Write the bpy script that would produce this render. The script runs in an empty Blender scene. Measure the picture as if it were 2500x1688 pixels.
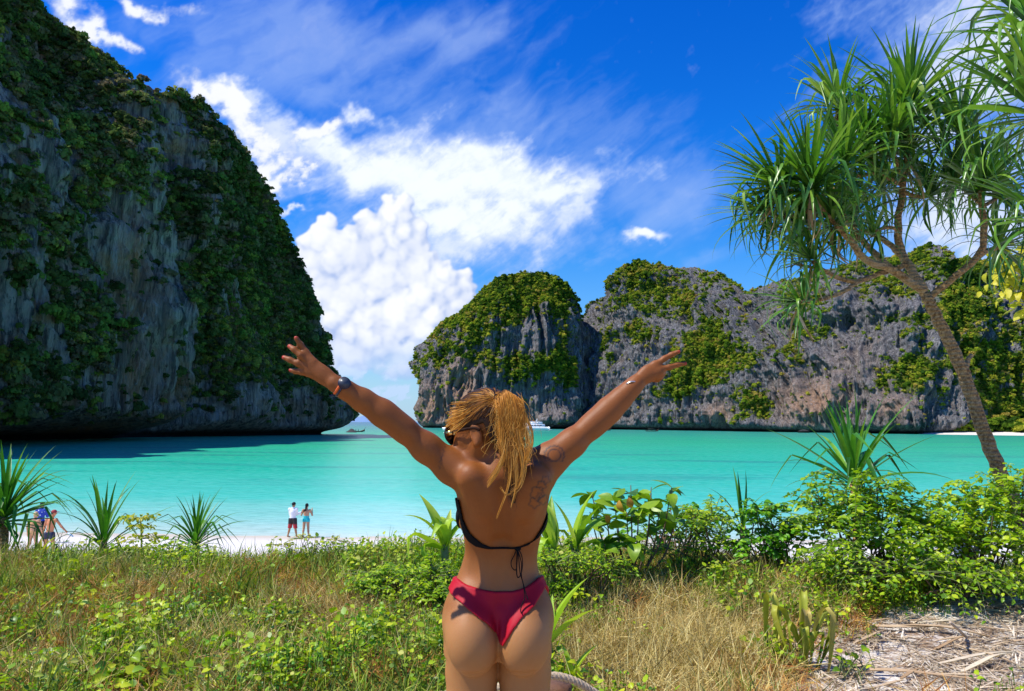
import bpy, math, random
import numpy as np
from mathutils import Vector, Matrix, Euler, Quaternion
R = math.radians
rnd = random.Random(7)
rng = np.random.default_rng(11)
SC = bpy.context.scene
COL = SC.collection

# ------------------------------------------------------------------ camera
CAM_Z = 5.8
FPX = 1805.0                      # focal length in pixels of the 2500 px wide photograph
PITCH, ROLL = R(5.98), R(0.5)
cam_d = bpy.data.cameras.new('camera'); cam = bpy.data.objects.new('camera', cam_d); COL.objects.link(cam)
cam_d.sensor_width = 36.0; cam_d.lens = 36.0 * FPX / 2500.0
cam_d.clip_start = 0.05; cam_d.clip_end = 60000
CAMROT = Matrix.Rotation(R(90) + PITCH, 3, 'X') @ Matrix.Rotation(ROLL, 3, 'Z')
cam.location = (0, 0, CAM_Z); cam.rotation_euler = CAMROT.to_euler()
SC.camera = cam
CR = np.array(CAMROT)

def ray(px, py):
    d = CR @ np.array([(px - 1250.0) / FPX, -(py - 844.0) / FPX, -1.0])
    return d / d[1]
def P(px, py, Y):
    """world point seen at photograph pixel px,py at distance Y in front of the viewer"""
    d = ray(px, py) * Y
    return np.array([d[0], d[1], d[2] + CAM_Z])
def W(px, py, z=0.0):
    d = ray(px, py); t = (z - CAM_Z) / d[2]
    return np.array([d[0] * t, d[1] * t, z])
def proj(v):
    q = (v - np.array([0, 0, CAM_Z])) @ CR
    zz = np.maximum(-q[..., 2], 1e-3)
    return 1250 + FPX * q[..., 0] / zz, 844 - FPX * q[..., 1] / zz

# ------------------------------------------------------------------ light
SUN_EL, SUN_H = R(56), np.array([-0.975, -0.215])
SUN_H = SUN_H / np.linalg.norm(SUN_H)
SUN = np.array([SUN_H[0] * math.cos(SUN_EL), SUN_H[1] * math.cos(SUN_EL), math.sin(SUN_EL)])
sl = bpy.data.lights.new('sun', 'SUN'); sl.energy = 4.6; sl.angle = R(0.53); sl.color = (1.0, 0.95, 0.86)
so = bpy.data.objects.new('sun', sl); COL.objects.link(so)
so.rotation_euler = Vector(SUN).to_track_quat('Z', 'Y').to_euler()
so.location = (-20, -6, 40)
SC.view_settings.view_transform = 'Standard'; SC.view_settings.look = 'None'
SC.view_settings.exposure = 0.32; SC.view_settings.gamma = 1.0
SC.view_settings.use_curve_mapping = False

# ------------------------------------------------------------------ node helper
class NT:
    def __init__(s, tree): s.t = tree; s.n = tree.nodes; s.l = tree.links
    def add(s, typ, ins=None, **props):
        nd = s.n.new(typ)
        for k, v in props.items(): setattr(nd, k, v)
        if ins:
            for k, v in ins.items():
                sock = nd.inputs[k]
                if isinstance(v, bpy.types.NodeSocket): s.l.new(v, sock)
                else: sock.default_value = v
        return nd
    def math(s, op, a, b=None, c=None, clamp=False):
        nd = s.n.new('ShaderNodeMath'); nd.operation = op; nd.use_clamp = clamp
        for i, v in enumerate((a, b, c)):
            if v is None: continue
            if isinstance(v, bpy.types.NodeSocket): s.l.new(v, nd.inputs[i])
            else: nd.inputs[i].default_value = v
        return nd.outputs[0]
    def vmath(s, op, a, b=None, out=0, scale=None):
        nd = s.n.new('ShaderNodeVectorMath'); nd.operation = op
        for i, v in enumerate((a, b)):
            if v is None: continue
            if isinstance(v, bpy.types.NodeSocket): s.l.new(v, nd.inputs[i])
            else: nd.inputs[i].default_value = v
        if scale is not None: nd.inputs['Scale'].default_value = scale
        return nd.outputs[out]
    def mix(s, f, a, b, blend='MIX'):
        nd = s.n.new('ShaderNodeMix'); nd.data_type = 'RGBA'; nd.blend_type = blend; nd.clamp_factor = True
        for i, v in ((0, f), (6, a), (7, b)):
            if isinstance(v, bpy.types.NodeSocket): s.l.new(v, nd.inputs[i])
            else:
                if i and len(v) == 3: v = (*v, 1)
                nd.inputs[i].default_value = v
        return nd.outputs[2]
    def ss(s, x, a, b, lo=0.0, hi=1.0):
        nd = s.n.new('ShaderNodeMapRange'); nd.interpolation_type = 'SMOOTHSTEP'
        s.l.new(x, nd.inputs[0]); nd.inputs[1].default_value = a; nd.inputs[2].default_value = b
        nd.inputs[3].default_value = lo; nd.inputs[4].default_value = hi
        return nd.outputs[0]
    def noise(s, vec, scale, detail=4, rough=0.55, dist=0.0, out=0):
        nd = s.add('ShaderNodeTexNoise', {'Scale': scale, 'Detail': detail, 'Roughness': rough, 'Distortion': dist})
        if vec is not None: s.l.new(vec, nd.inputs['Vector'])
        return nd.outputs[out]
    def mapping(s, vec, loc=(0, 0, 0), rot=(0, 0, 0), scale=(1, 1, 1)):
        nd = s.add('ShaderNodeMapping', {'Vector': vec, 'Location': loc, 'Rotation': rot, 'Scale': scale})
        return nd.outputs[0]
    def ramp(s, f, stops, interp='LINEAR'):
        nd = s.n.new('ShaderNodeValToRGB'); s.l.new(f, nd.inputs[0]); cr = nd.color_ramp; cr.interpolation = interp
        while len(cr.elements) < len(stops): cr.elements.new(0.5)
        for e, (p, c) in zip(cr.elements, stops):
            e.position = p; e.color = (*c, 1) if len(c) == 3 else c
        return nd.outputs[0]

def new_mat(name):
    m = bpy.data.materials.new(name); m.use_nodes = True
    t = NT(m.node_tree); t.n.clear()
    out = t.n.new('ShaderNodeOutputMaterial')
    return m, t, out
def plain(name, col, rough=0.6, var=0.15, scale=30, bump=0.0, metal=0.0, spec=0.5, coat=0.0):
    m, t, out = new_mat(name)
    tc = t.add('ShaderNodeTexCoord').outputs['Object']
    nz = t.noise(tc, scale, 4)
    c = t.mix(nz, tuple(x * (1 - var) for x in col), tuple(min(1, x * (1 + var)) for x in col))
    b = t.add('ShaderNodeBsdfPrincipled', {'Base Color': c, 'Roughness': rough, 'Metallic': metal, 'Specular IOR Level': spec, 'Coat Weight': coat})
    if bump:
        bp = t.add('ShaderNodeBump', {'Height': nz, 'Strength': bump, 'Distance': 0.01}); t.l.new(bp.outputs[0], b.inputs['Normal'])
    t.l.new(b.outputs[0], out.inputs[0]); return m

# ------------------------------------------------------------------ world: clear tropical sky with clouds
world = bpy.data.worlds.new('World'); SC.world = world; world.use_nodes = True
wt = NT(world.node_tree); wt.n.clear()
def build_world():
    t = wt
    out = t.n.new('ShaderNodeOutputWorld')
    dirv = t.add('ShaderNodeTexCoord').outputs['Generated']
    sep = t.add('ShaderNodeSeparateXYZ', {0: dirv})
    sky = t.add('ShaderNodeTexSky', sky_type='NISHITA', sun_disc=False, sun_elevation=SUN_EL,
                sun_rotation=math.atan2(SUN[0], SUN[1]), air_density=1.0, dust_density=0.25, ozone_density=3.0, altitude=0)
    # deeper, more saturated tropical blue towards the zenith, paler at the horizon
    grade = t.ramp(t.ss(sep.outputs[2], -0.02, 0.62), SKY_RAMP)
    blue = t.mix(1.0, sky.outputs[0], grade, 'MULTIPLY')
    bg = t.add('ShaderNodeBackground', {'Color': blue, 'Strength': 0.12})
    t.l.new(bg.outputs[0], out.inputs[0])
SKY_RAMP = [(0.0, (0.62, 0.84, 1.0)), (0.12, (0.42, 0.78, 1.12)), (0.30, (0.22, 0.72, 1.25)), (0.55, (0.05, 0.60, 1.38)), (1.0, (0.01, 0.46, 1.38))]
build_world()

# ------------------------------------------------------------------ object helpers
def tag(o, label=None, cat=None, group=None, kind=None):
    if label: o['label'] = label
    if cat: o['category'] = cat
    if group: o['group'] = group
    if kind: o['kind'] = kind
    return o
def empty(name, loc, rz=0.0, **kw):
    o = bpy.data.objects.new(name, None); COL.objects.link(o); o.location = Vector(loc); o.rotation_euler[2] = rz
    o.empty_display_size = 0.1
    return tag(o, **kw)
def make_mesh(name, V, F, mat=None, smooth=False, attrs=None):
    """F: (n,k) int array or a list of such arrays / lists of tuples"""
    me = bpy.data.meshes.new(name)
    V = np.asarray(V, dtype=np.float32).reshape(-1, 3)
    if isinstance(F, np.ndarray): F = [F]
    if F and not isinstance(F[0], np.ndarray):
        d = {}
        for f in F: d.setdefault(len(f), []).append(f)
        F = [np.array(x) for x in d.values()]
    F = [f for f in F if len(f)]
    me.vertices.add(len(V)); me.vertices.foreach_set('co', V.ravel())
    loops = np.concatenate([f.ravel() for f in F]).astype(np.int32)
    tot = np.concatenate([np.full(len(f), f.shape[1]) for f in F]).astype(np.int32)
    st = np.concatenate([[0], np.cumsum(tot)[:-1]]).astype(np.int32)
    me.loops.add(len(loops)); me.loops.foreach_set('vertex_index', loops)
    me.polygons.add(len(tot)); me.polygons.foreach_set('loop_start', st)
    me.update(calc_edges=True); me.validate()
    if smooth: me.polygons.foreach_set('use_smooth', np.ones(len(me.polygons), dtype=bool))
    if attrs:
        for k, a in attrs.items():
            a = np.asarray(a, dtype=np.float32)
            if a.ndim == 1:
                at = me.attributes.new(k, 'FLOAT', 'POINT'); at.data.foreach_set('value', a)
            else:
                at = me.attributes.new(k, 'FLOAT_COLOR', 'POINT'); c = np.ones((len(a), 4), np.float32); c[:, :3] = a; at.data.foreach_set('color', c.ravel())
    if mat:
        for m_ in (mat if isinstance(mat, (list, tuple)) else [mat]): me.materials.append(m_)
    return me
def link(name, me, parent=None, loc=(0, 0, 0), **kw):
    o = bpy.data.objects.new(name, me); COL.objects.link(o); o.location = Vector(loc)
    if parent is not None: o.parent = parent
    return tag(o, **kw)
class MB:
    """collects geometry; build() subtracts the parent's base so children sit right"""
    def __init__(s): s.V = []; s.F = []; s.A = {}; s.n = 0; s.at = []
    def put(s, V, F, shade=0.5):
        V = np.asarray(V, dtype=float).reshape(-1, 3)
        for f in (F if isinstance(F, list) and len(F) and isinstance(F[0], np.ndarray) else [np.asarray(F)] if isinstance(F, np.ndarray) else [np.array([f]) for f in F]):
            s.F.append(f + s.n)
        s.V.append(V); s.at.append(np.full(len(V), shade) if np.isscalar(shade) else np.asarray(shade)); s.n += len(V); return s
    def box(s, c, d, rot=None, shade=0.5, taper=1.0):
        x, y, z = [q / 2 for q in d]
        V = np.array([[a * x * (taper if k > 0 else 1), b * y * (taper if k > 0 else 1), k * z] for k in (-1, 1) for b in (-1, 1) for a in (-1, 1)])
        if rot is not None: V = V @ np.array(rot).T
        return s.put(V + np.array(c), np.array([[0, 2, 3, 1], [4, 5, 7, 6], [0, 1, 5, 4], [2, 6, 7, 3], [0, 4, 6, 2], [1, 3, 7, 5]]), shade)
    def tube(s, pts, rad, sides=8, shade=0.5, cap=True, flat=1.0):
        V, F = tube_geo(pts, rad, sides, cap, flat); return s.put(V, F, shade)
    def ell(s, c, r, n=10, rot=None, shade=0.5):
        m = n // 2 + 2
        th = np.linspace(0, math.pi, m + 1)[1:-1]; ph = np.linspace(0, 2 * math.pi, n, endpoint=False)
        V = [(0, 0, 1)] + [(math.sin(a) * math.cos(b), math.sin(a) * math.sin(b), math.cos(a)) for a in th for b in ph] + [(0, 0, -1)]
        V = np.array(V) * np.array(r)
        if rot is not None: V = V @ np.array(rot).T
        F = [(0, 1 + i, 1 + (i + 1) % n) for i in range(n)]
        Q = [(1 + j * n + i, 1 + (j + 1) * n + i, 1 + (j + 1) * n + (i + 1) % n, 1 + j * n + (i + 1) % n) for j in range(len(th) - 1) for i in range(n)]
        b = 1 + (len(th) - 1) * n; e = len(V) - 1
        F2 = [(e, b + (i + 1) % n, b + i) for i in range(n)]
        return s.put(V + np.array(c), [np.array(F + F2), np.array(Q)], shade)
    def mesh(s, name, mat, base=(0, 0, 0), smooth=False):
        d = {}
        for f in s.F: d.setdefault(f.shape[1], []).append(f)
        return make_mesh(name, np.concatenate(s.V) - np.array(base), [np.concatenate(x) for x in d.values()], mat, smooth, {'shade': np.concatenate(s.at)})
    def build(s, name, mat, parent=None, smooth=False, loc=None, **kw):
        base = np.array(wloc(parent)) if parent is not None else (np.array(loc) if loc is not None else np.zeros(3))
        me = s.mesh(name, mat, base, smooth)
        return link(name, me, parent, (0, 0, 0) if parent is not None else base, **kw)
def wloc(o):
    l = Vector(o.location)
    while o.parent: o = o.parent; l = l + o.location
    return l
def tube_geo(pts, rad, sides=8, cap=True, flat=1.0):
    pts = np.asarray(pts, dtype=float); n = len(pts)
    rad = np.full(n, rad) if np.isscalar(rad) else np.interp(np.linspace(0, 1, n), np.linspace(0, 1, len(rad)), rad)
    T = np.gradient(pts, axis=0); T /= np.linalg.norm(T, axis=1, keepdims=True) + 1e-12
    up = np.array([0, 0, 1.0]) if abs(T[0][2]) < 0.9 else np.array([1.0, 0, 0])
    N = np.cross(T[0], up); N /= np.linalg.norm(N); Ns = [N]
    for i in range(1, n):
        N = Ns[-1] - T[i] * np.dot(Ns[-1], T[i]); N /= np.linalg.norm(N) + 1e-12; Ns.append(N)
    Ns = np.array(Ns); B = np.cross(T, Ns)
    a = np.linspace(0, 2 * math.pi, sides, endpoint=False)
    V = (pts[:, None, :] + rad[:, None, None] * (np.cos(a)[None, :, None] * Ns[:, None, :] + flat * np.sin(a)[None, :, None] * B[:, None, :])).reshape(-1, 3)
    i = np.arange(n - 1)[:, None]; j = np.arange(sides)[None, :]; k = (j + 1) % sides
    F = np.stack(np.broadcast_arrays(i * sides + j, i * sides + k, (i + 1) * sides + k, (i + 1) * sides + j), -1).reshape(-1, 4)
    Fs = [F]
    if cap and sides > 2:
        Fs.append(np.array([list(range(sides))[::-1]])); Fs.append(np.array([[(n - 1) * sides + q for q in range(sides)]]))
    return V, Fs
def smooth_path(pts, n):
    pts = np.asarray(pts, dtype=float); k = len(pts)
    if k < 3: return pts[0] + (pts[-1] - pts[0]) * np.linspace(0, 1, n)[:, None]
    e = np.vstack([2 * pts[0] - pts[1], pts, 2 * pts[-1] - pts[-2]])
    t = np.linspace(0, k - 1 - 1e-9, n); i = t.astype(int); f = (t - i)[:, None]
    p0, p1, p2, p3 = e[i], e[i + 1], e[i + 2], e[i + 3]
    return 0.5 * (2 * p1 + (p2 - p0) * f + (2 * p0 - 5 * p1 + 4 * p2 - p3) * f ** 2 + (3 * p1 - p0 - 3 * p2 + p3) * f ** 3)
# numpy noise
def _h(ix, iy, iz, s):
    h = (ix.astype(np.int64) * 374761393 + iy.astype(np.int64) * 668265263 + iz.astype(np.int64) * 2147483647 + s * 974634777) & 0xffffffff
    h = ((h ^ (h >> 13)) * 1274126177) & 0xffffffff
    h = ((h ^ (h >> 16)) * 2246822519) & 0xffffffff
    return ((h ^ (h >> 15)) & 0xffffff) / float(0xffffff) * 2 - 1
def vn(x, y, z, s=0):
    x, y, z = np.broadcast_arrays(np.asarray(x, float), np.asarray(y, float), np.asarray(z, float))
    X, Y, Z = np.floor(x), np.floor(y), np.floor(z)
    fx, fy, fz = x - X, y - Y, z - Z
    fx, fy, fz = [f * f * f * (f * (f * 6 - 15) + 10) for f in (fx, fy, fz)]
    r = 0
    for a in (0, 1):
        wa = fx if a else 1 - fx
        for b in (0, 1):
            wb = fy if b else 1 - fy
            for c in (0, 1):
                r = r + wa * wb * (fz if c else 1 - fz) * _h(X + a, Y + b, Z + c, s)
    return r
def fbm(x, y, z, s=0, o=4, g=0.5):
    r = 0; a = 1; t = 0
    for i in range(o):
        r = r + a * vn(x * 2 ** i, y * 2 ** i, z * 2 ** i, s + i * 17); t += a; a *= g
    return r / t
def sst(x, a, b):
    t = np.clip((x - a) / (b - a), 0, 1); return t * t * (3 - 2 * t)

# geometry-node scatter of uncountable vegetation (kind = stuff)
def proto_obj(me):
    return bpy.data.objects.new(me.name, me)      # never linked to the scene: only a shape for scatter()
_gn = {}
def scatter(name, pts, rot, scl, pid, protos, tint=None, label=None, base=None, parent=None, cat=None):
    n = len(pts)
    me = bpy.data.meshes.new(name); me.vertices.add(n); me.vertices.foreach_set('co', np.asarray(pts, np.float32).ravel())
    a = me.attributes.new('rot', 'FLOAT_VECTOR', 'POINT'); a.data.foreach_set('vector', np.asarray(rot, np.float32).ravel())
    scl = np.asarray(scl, np.float32)
    if scl.ndim == 1: scl = np.repeat(scl[:, None], 3, 1)
    a = me.attributes.new('scl', 'FLOAT_VECTOR', 'POINT'); a.data.foreach_set('vector', scl.ravel())
    a = me.attributes.new('pid', 'INT', 'POINT'); a.data.foreach_set('value', np.asarray(pid, np.int32))
    a = me.attributes.new('tint', 'FLOAT', 'POINT'); a.data.foreach_set('value', np.asarray(tint if tint is not None else np.random.default_rng(n).random(n), np.float32))
    o = link(name, me, parent, kind='stuff'); tag(o, label=label, cat=cat)
    g = bpy.data.node_groups.new(name + '_scatter', 'GeometryNodeTree')
    g.interface.new_socket('Geometry', in_out='INPUT', socket_type='NodeSocketGeometry')
    g.interface.new_socket('Geometry', in_out='OUTPUT', socket_type='NodeSocketGeometry')
    N = g.nodes; L = g.links
    gi = N.new('NodeGroupInput'); go = N.new('NodeGroupOutput')
    iop = N.new('GeometryNodeInstanceOnPoints'); L.new(gi.outputs[0], iop.inputs['Points'])
    g2i = N.new('GeometryNodeGeometryToInstance')
    for p in reversed(protos):
        oi = N.new('GeometryNodeObjectInfo'); oi.inputs['Object'].default_value = p; oi.inputs['As Instance'].default_value = False
        L.new(oi.outputs['Geometry'], g2i.inputs[0])
    L.new(g2i.outputs[0], iop.inputs['Instance']); iop.inputs['Pick Instance'].default_value = True
    for nm, typ, sock in (('pid', 'INT', 'Instance Index'), ('rot', 'FLOAT_VECTOR', 'Rotation'), ('scl', 'FLOAT_VECTOR', 'Scale')):
        na = N.new('GeometryNodeInputNamedAttribute'); na.data_type = typ; na.inputs[0].default_value = nm
        src = na.outputs[0]
        if nm == 'rot':
            e = N.new('FunctionNodeEulerToRotation'); L.new(src, e.inputs[0]); src = e.outputs[0]
        L.new(src, iop.inputs[sock])
    L.new(iop.outputs[0], go.inputs[0])
    md = o.modifiers.new('scatter', 'NODES'); md.node_group = g
    return o

# bounces kept low: daylight scene
SC.cycles.max_bounces = 6; SC.cycles.diffuse_bounces = 3; SC.cycles.glossy_bounces = 2; SC.cycles.transmission_bounces = 2; SC.cycles.transparent_max_bounces = 8

# ------------------------------------------------------------------ ground
def ground_z(x, y):
    x = np.asarray(x, float); y = np.asarray(y, float)
    d = y - 0.25 * vn(x * 0.35, 3.1, 0, 5) - 0.1 * vn(x * 1.1, 7.1, 0, 6)
    z = np.interp(d, [-60, -10, 0, 5.2, 6.9, 7.5, 9.5, 14, 27, 38, 60, 120, 300, 1500, 30000], [7.5, 5.0, 4.32, 4.30, 4.47, 4.36, 3.4, 2.2, 0.78, 0.02, -0.9, -2.5, -6, -14, -60])
    m = sst(d, 14, 7)
    z = z + m * (0.07 * fbm(x * 0.6, y * 0.6, 0, 3, 3) + 0.02 * fbm(x * 3, y * 3, 0, 4, 2)) + sst(d, 12, 20) * sst(d, 60, 36) * 0.05 * fbm(x * 0.35, y * 0.35, 0, 8, 3)
    return z
def grid_mesh(xs, ys, zf):
    X, Y = np.meshgrid(xs, ys); Z = zf(X, Y)
    nx, ny = len(xs), len(ys)
    i = np.arange(ny - 1)[:, None] * nx + np.arange(nx - 1)[None, :]
    return np.stack([X, Y, Z], -1).reshape(-1, 3), np.stack([i, i + 1, i + nx + 1, i + nx], -1).reshape(-1, 4)

def mat_sand():
    m, t, out = new_mat('sand')
    pos = t.add('ShaderNodeNewGeometry').outputs['Position']
    sep = t.add('ShaderNodeSeparateXYZ', {0: pos})
    n1 = t.noise(pos, 1.3, 5); n2 = t.noise(pos, 40, 5, 0.7); n3 = t.noise(pos, 7, 6, 0.7)
    clean = t.mix(n2, (0.66, 0.61, 0.53), (0.84, 0.81, 0.76))
    humus = t.mix(n3, (0.10, 0.055, 0.025), (0.46, 0.33, 0.17))
    dirty = t.mix(t.ss(n1, 0.40, 0.62), humus, (0.55, 0.45, 0.31))
    # bare sand patch under the tree on the right
    bare = t.ss(t.math('ADD', sep.outputs[0], t.math('MULTIPLY', t.math('SUBTRACT', n3, 0.5), 1.6)), 1.45, 2.1)
    dirty = t.mix(bare, dirty, t.mix(t.ss(n3, 0.4, 0.55), (0.30, 0.20, 0.13), (0.72, 0.66, 0.58)))
    wet = t.mix(t.ss(sep.outputs[2], 0.22, 0.03), clean, (0.56, 0.50, 0.40))
    c = t.mix(t.ss(sep.outputs[1], 10.5, 8.0), wet, dirty)
    b = t.add('ShaderNodeBsdfPrincipled', {'Base Color': c, 'Roughness': 0.9, 'Specular IOR Level': 0.2})
    bp = t.add('ShaderNodeBump', {'Height': t.math('ADD', n3, t.math('MULTIPLY', n2, 0.4)), 'Strength': 0.6, 'Distance': 0.05}); t.l.new(bp.outputs[0], b.inputs['Normal'])
    t.l.new(b.outputs[0], out.inputs[0]); return m
M_SAND = mat_sand()
xs = np.concatenate([-np.geomspace(9000, 7, 40), np.linspace(-6.8, 7.5, 150), np.geomspace(7.7, 9000, 40)])
ys = np.concatenate([np.linspace(-60, 1.5, 14), np.linspace(2, 12, 110), np.linspace(12.3, 60, 110), np.geomspace(61, 25000, 40)])
V, F = grid_mesh(xs, ys, ground_z)
link('ground', make_mesh('ground', V, F, M_SAND, True), kind='structure', label='pale sandy dune and white coral beach sloping under the sea')

# ------------------------------------------------------------------ sea
def mat_sea():
    m, t, out = new_mat('sea')
    pos = t.add('ShaderNodeNewGeometry').outputs['Position']
    sep = t.add('ShaderNodeSeparateXYZ', {0: pos})
    y = sep.outputs[1]
    big = t.noise(t.mapping(pos, scale=(0.012, 0.022, 1)), 1.0, 4, 0.6)
    mid = t.noise(t.mapping(pos, scale=(0.035, 0.11, 1)), 1.0, 6, 0.7, 0.5)
    # bathymetry: log distance from the shore with wandering bars and reef patches
    d = t.math('LOGARITHM', t.math('MAXIMUM', t.math('SUBTRACT', y, 34.0), 1.0), 2.718)
    d = t.math('ADD', d, t.math('MULTIPLY', t.math('SUBTRACT', big, 0.5), 0.9))
    d = t.math('ADD', d, t.math('MULTIPLY', t.math('SUBTRACT', mid, 0.5), 0.9))
    dn = t.math('DIVIDE', d, 7.5)
    c = t.ramp(dn, [(0.0, (0.72, 0.68, 0.58)), (0.16, (0.60, 0.66, 0.58)), (0.30, (0.30, 0.60, 0.53)), (0.43, (0.06, 0.52, 0.40)), (0.55, (0.004, 0.43, 0.27)), (0.72, (0.0, 0.37, 0.155)), (0.86, (0.0, 0.20, 0.15)), (1.0, (0.004, 0.10, 0.19))])
    reef = t.math('MULTIPLY', t.ss(t.noise(t.mapping(pos, scale=(0.02, 0.075, 1)), 1.3, 5, 0.6, 0.3), 0.50, 0.66), t.ss(d, 3.2, 4.1))
    c = t.mix(t.math('MULTIPLY', reef, 0.55), c, (0.002, 0.17, 0.16))
    glint_paint = t.noise(t.mapping(pos, scale=(0.8, 2.4, 1)), 1.0, 3, 0.6)
    c = t.mix(t.ss(glint_paint, 0.42, 0.66, 0.0, 0.16), c, (0.30, 0.68, 0.6)); c = t.mix(t.ss(glint_paint, 0.5, 0.34, 0.0, 0.22), c, (0.0, 0.22, 0.18))  # wave glints painted into the water colour, darker streaks between
    w1 = t.noise(t.mapping(pos, scale=(0.55, 1.7, 1)), 1.0, 4, 0.6, 0.3)
    w2 = t.noise(t.mapping(pos, scale=(0.12, 0.30, 1)), 1.0, 4, 0.6)
    h = t.math('ADD', t.math('MULTIPLY', w1, 0.35), t.math('MULTIPLY', w2, 0.9))
    bp = t.add('ShaderNodeBump', {'Height': h, 'Strength': 0.8, 'Distance': 0.45})
    df = t.add('ShaderNodeBsdfDiffuse', {'Color': c, 'Normal': bp.outputs[0]})
    gl = t.add('ShaderNodeBsdfGlossy', {'Color': (1, 1, 1, 1), 'Roughness': 0.22, 'Normal': bp.outputs[0]})
    fr = t.add('ShaderNodeFresnel', {'IOR': 1.33, 'Normal': bp.outputs[0]})
    f = t.math('MINIMUM', t.math('MULTIPLY', fr.outputs[0], 0.6), 0.27)
    mx = t.add('ShaderNodeMixShader', {0: f, 1: df.outputs[0], 2: gl.outputs[0]})
    t.l.new(mx.outputs[0], out.inputs[0]); return m
M_SEA = mat_sea()
V, F = grid_mesh(np.array([-30000, -3000, -600, 0, 600, 3000, 30000.]), np.array([33, 60, 150, 500, 2000, 30000.]), lambda X, Y: X * 0)
link('sea', make_mesh('sea', V, F, M_SEA), kind='structure', label='calm turquoise bay water')


# ------------------------------------------------------------------ clouds: a far dome sheet, clear where the sky is clear
def smax(a, b, k):
    h = np.clip(0.5 + 0.5 * (a - b) / k, 0, 1); return b * (1 - h) + a * h + k * h * (1 - h)
def ellf(px, py, L):
    acc = None
    for (cx, cy, rx, ry, ang) in L:
        c, s_ = math.cos(R(ang)), math.sin(R(ang)); dx = px - cx; dy = py - cy
        u = (dx * c - dy * s_) / rx; v = (dx * s_ + dy * c) / ry
        f = 1 - np.sqrt(u * u + v * v); acc = f if acc is None else smax(acc, f, 0.25)
    return acc
def build_clouds():
    inner = np.linspace(R(-37), R(37), 800); az = np.concatenate([np.linspace(R(-100), R(-37.5), 60), inner, np.linspace(R(37.5), R(100), 60)])
    el = np.concatenate([[R(-3)], np.linspace(R(-0.6), R(33.5), 410), np.linspace(R(34.5), R(86), 50)])
    A, E = np.meshgrid(az, el)
    D = np.stack([np.sin(A) * np.cos(E), np.cos(A) * np.cos(E), np.sin(E)], -1)
    Rr = 24000.0
    V = D * Rr + np.array([0, 0, CAM_Z])
    # picture-like angular coordinates (degrees of arc scaled), well behaved all round
    px, py = proj(V); inf = (D[..., 1] > 0.25)
    px = np.where(inf, np.clip(px, -2500, 5000), 9000.0); py = np.where(inf, np.clip(py, -3000, 1300), -4000.0)
    gx, gy = px / 100.0, py / 100.0
    ax, ay = A * 18, E * 18
    w1 = fbm(ax * 0.8, ay * 0.8, 0, 31, 5); w2 = fbm(ax * 0.8, ay * 0.8, 5, 32, 5); w3 = fbm(ax * 2.7, ay * 2.7, 5, 33, 5, 0.6); w4 = fbm(ax * 2.7, ay * 2.7, 9, 34, 5, 0.6)
    qx = px + 90 * w1 + 32 * w3; qy = py + 70 * w2 + 28 * w4
    c24, s24 = math.cos(R(30)), math.sin(R(30))
    sx, sy = ax * c24 + ay * s24, -ax * s24 + ay * c24
    streak = fbm(sx * 0.55 + w1 * 0.6, sy * 2.2 + w2 * 0.6, 0, 41, 6, 0.6)
    fine = fbm(ax * 1.8 + w3 * .5, ay * 2.4 + w4 * .5, 2, 42, 6, 0.62)
    veil = ellf(qx, qy, [(1130, 430, 430, 175, -8), (880, 400, 190, 100, 0), (1180, 560, 330, 100, 0), (1420, 470, 240, 80, 25), (640, 300, 150, 90, -40),
        (560, 250, 150, 70, -30), (640, 430, 80, 80, 0), (900, 290, 90, 40, -20), (2450, 130, 420, 250, 10), (2350, 480, 300, 260, 0), (1580, 560, 70, 22, 0), (735, 503, 42, 10, 0),
        (850, 880, 150, 60, 0), (960, 700, 250, 210, 0), (1080, 620, 240, 90, 0)])
    veil = sst(veil + streak * 0.55 + fine * 0.22, -0.25, 0.95) * 0.92
    haze = ellf(px + 120 * w1, py + 80 * w2, [(760, 120, 620, 200, 0), (1120, 80, 260, 90, 20), (1150, 330, 600, 180, 0), (1650, 450, 260, 180, 0)])
    veil = np.maximum(veil, sst(haze + streak * 0.5, -0.05, 1.0) * 0.42)
    bank = ellf(qx, qy, [(500, 235, 140, 45, -35), (590, 310, 110, 60, -50), (650, 390, 70, 70, -60), (560, 260, 120, 50, -35), (170, 50, 120, 50, -40), (250, 105, 110, 32, -28), (340, 15, 140, 26, -10),
        (760, 330, 110, 26, 18), (700, 430, 70, 40, 30)])
    soft = ellf(px + 60 * w1 + 14 * w3, py + 45 * w2 + 12 * w4, [(1000, 430, 260, 95, 0), (1270, 440, 260, 85, 0), (1130, 380, 230, 70, -6), (1150, 540, 250, 70, 0), (800, 380, 130, 60, 10), (1590, 560, 60, 16, 0)])
    soft = sst(soft + streak * 0.30 + fine * 0.16, -0.12, 0.75) * 0.93
    bank = sst(bank + fine * 0.55 + streak * 0.30, -0.10, 0.80) * 0.95
    gen = sst(fbm(ax * 0.35, ay * 0.8, 3, 51, 6, 0.6) , 0.10, 0.5) * 0.5 * (1 - (inf & (px > -200) & (px < 2700) & (py > -200)))
    veil = np.maximum(veil, gen)
    # towering cumulus: a relief of puffs with sunlight from the upper left put into the colour
    main = [(965, 535, 48), (930, 585, 62), (1000, 600, 50), (860, 620, 70), (790, 590, 45), (775, 640, 42), (1010, 660, 62), (1060, 690, 58), (930, 680, 75), (1115, 735, 42), (1090, 770, 48), (870, 720, 70), (800, 730, 50),
            (980, 760, 75), (1040, 800, 60), (860, 800, 60), (930, 840, 60), (880, 860, 45), (1130, 700, 28), (770, 690, 34), (1060, 860, 48), (990, 880, 48), (900, 760, 60), (840, 850, 38)]
    g = np.random.default_rng(5); puffs = list(main)
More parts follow.
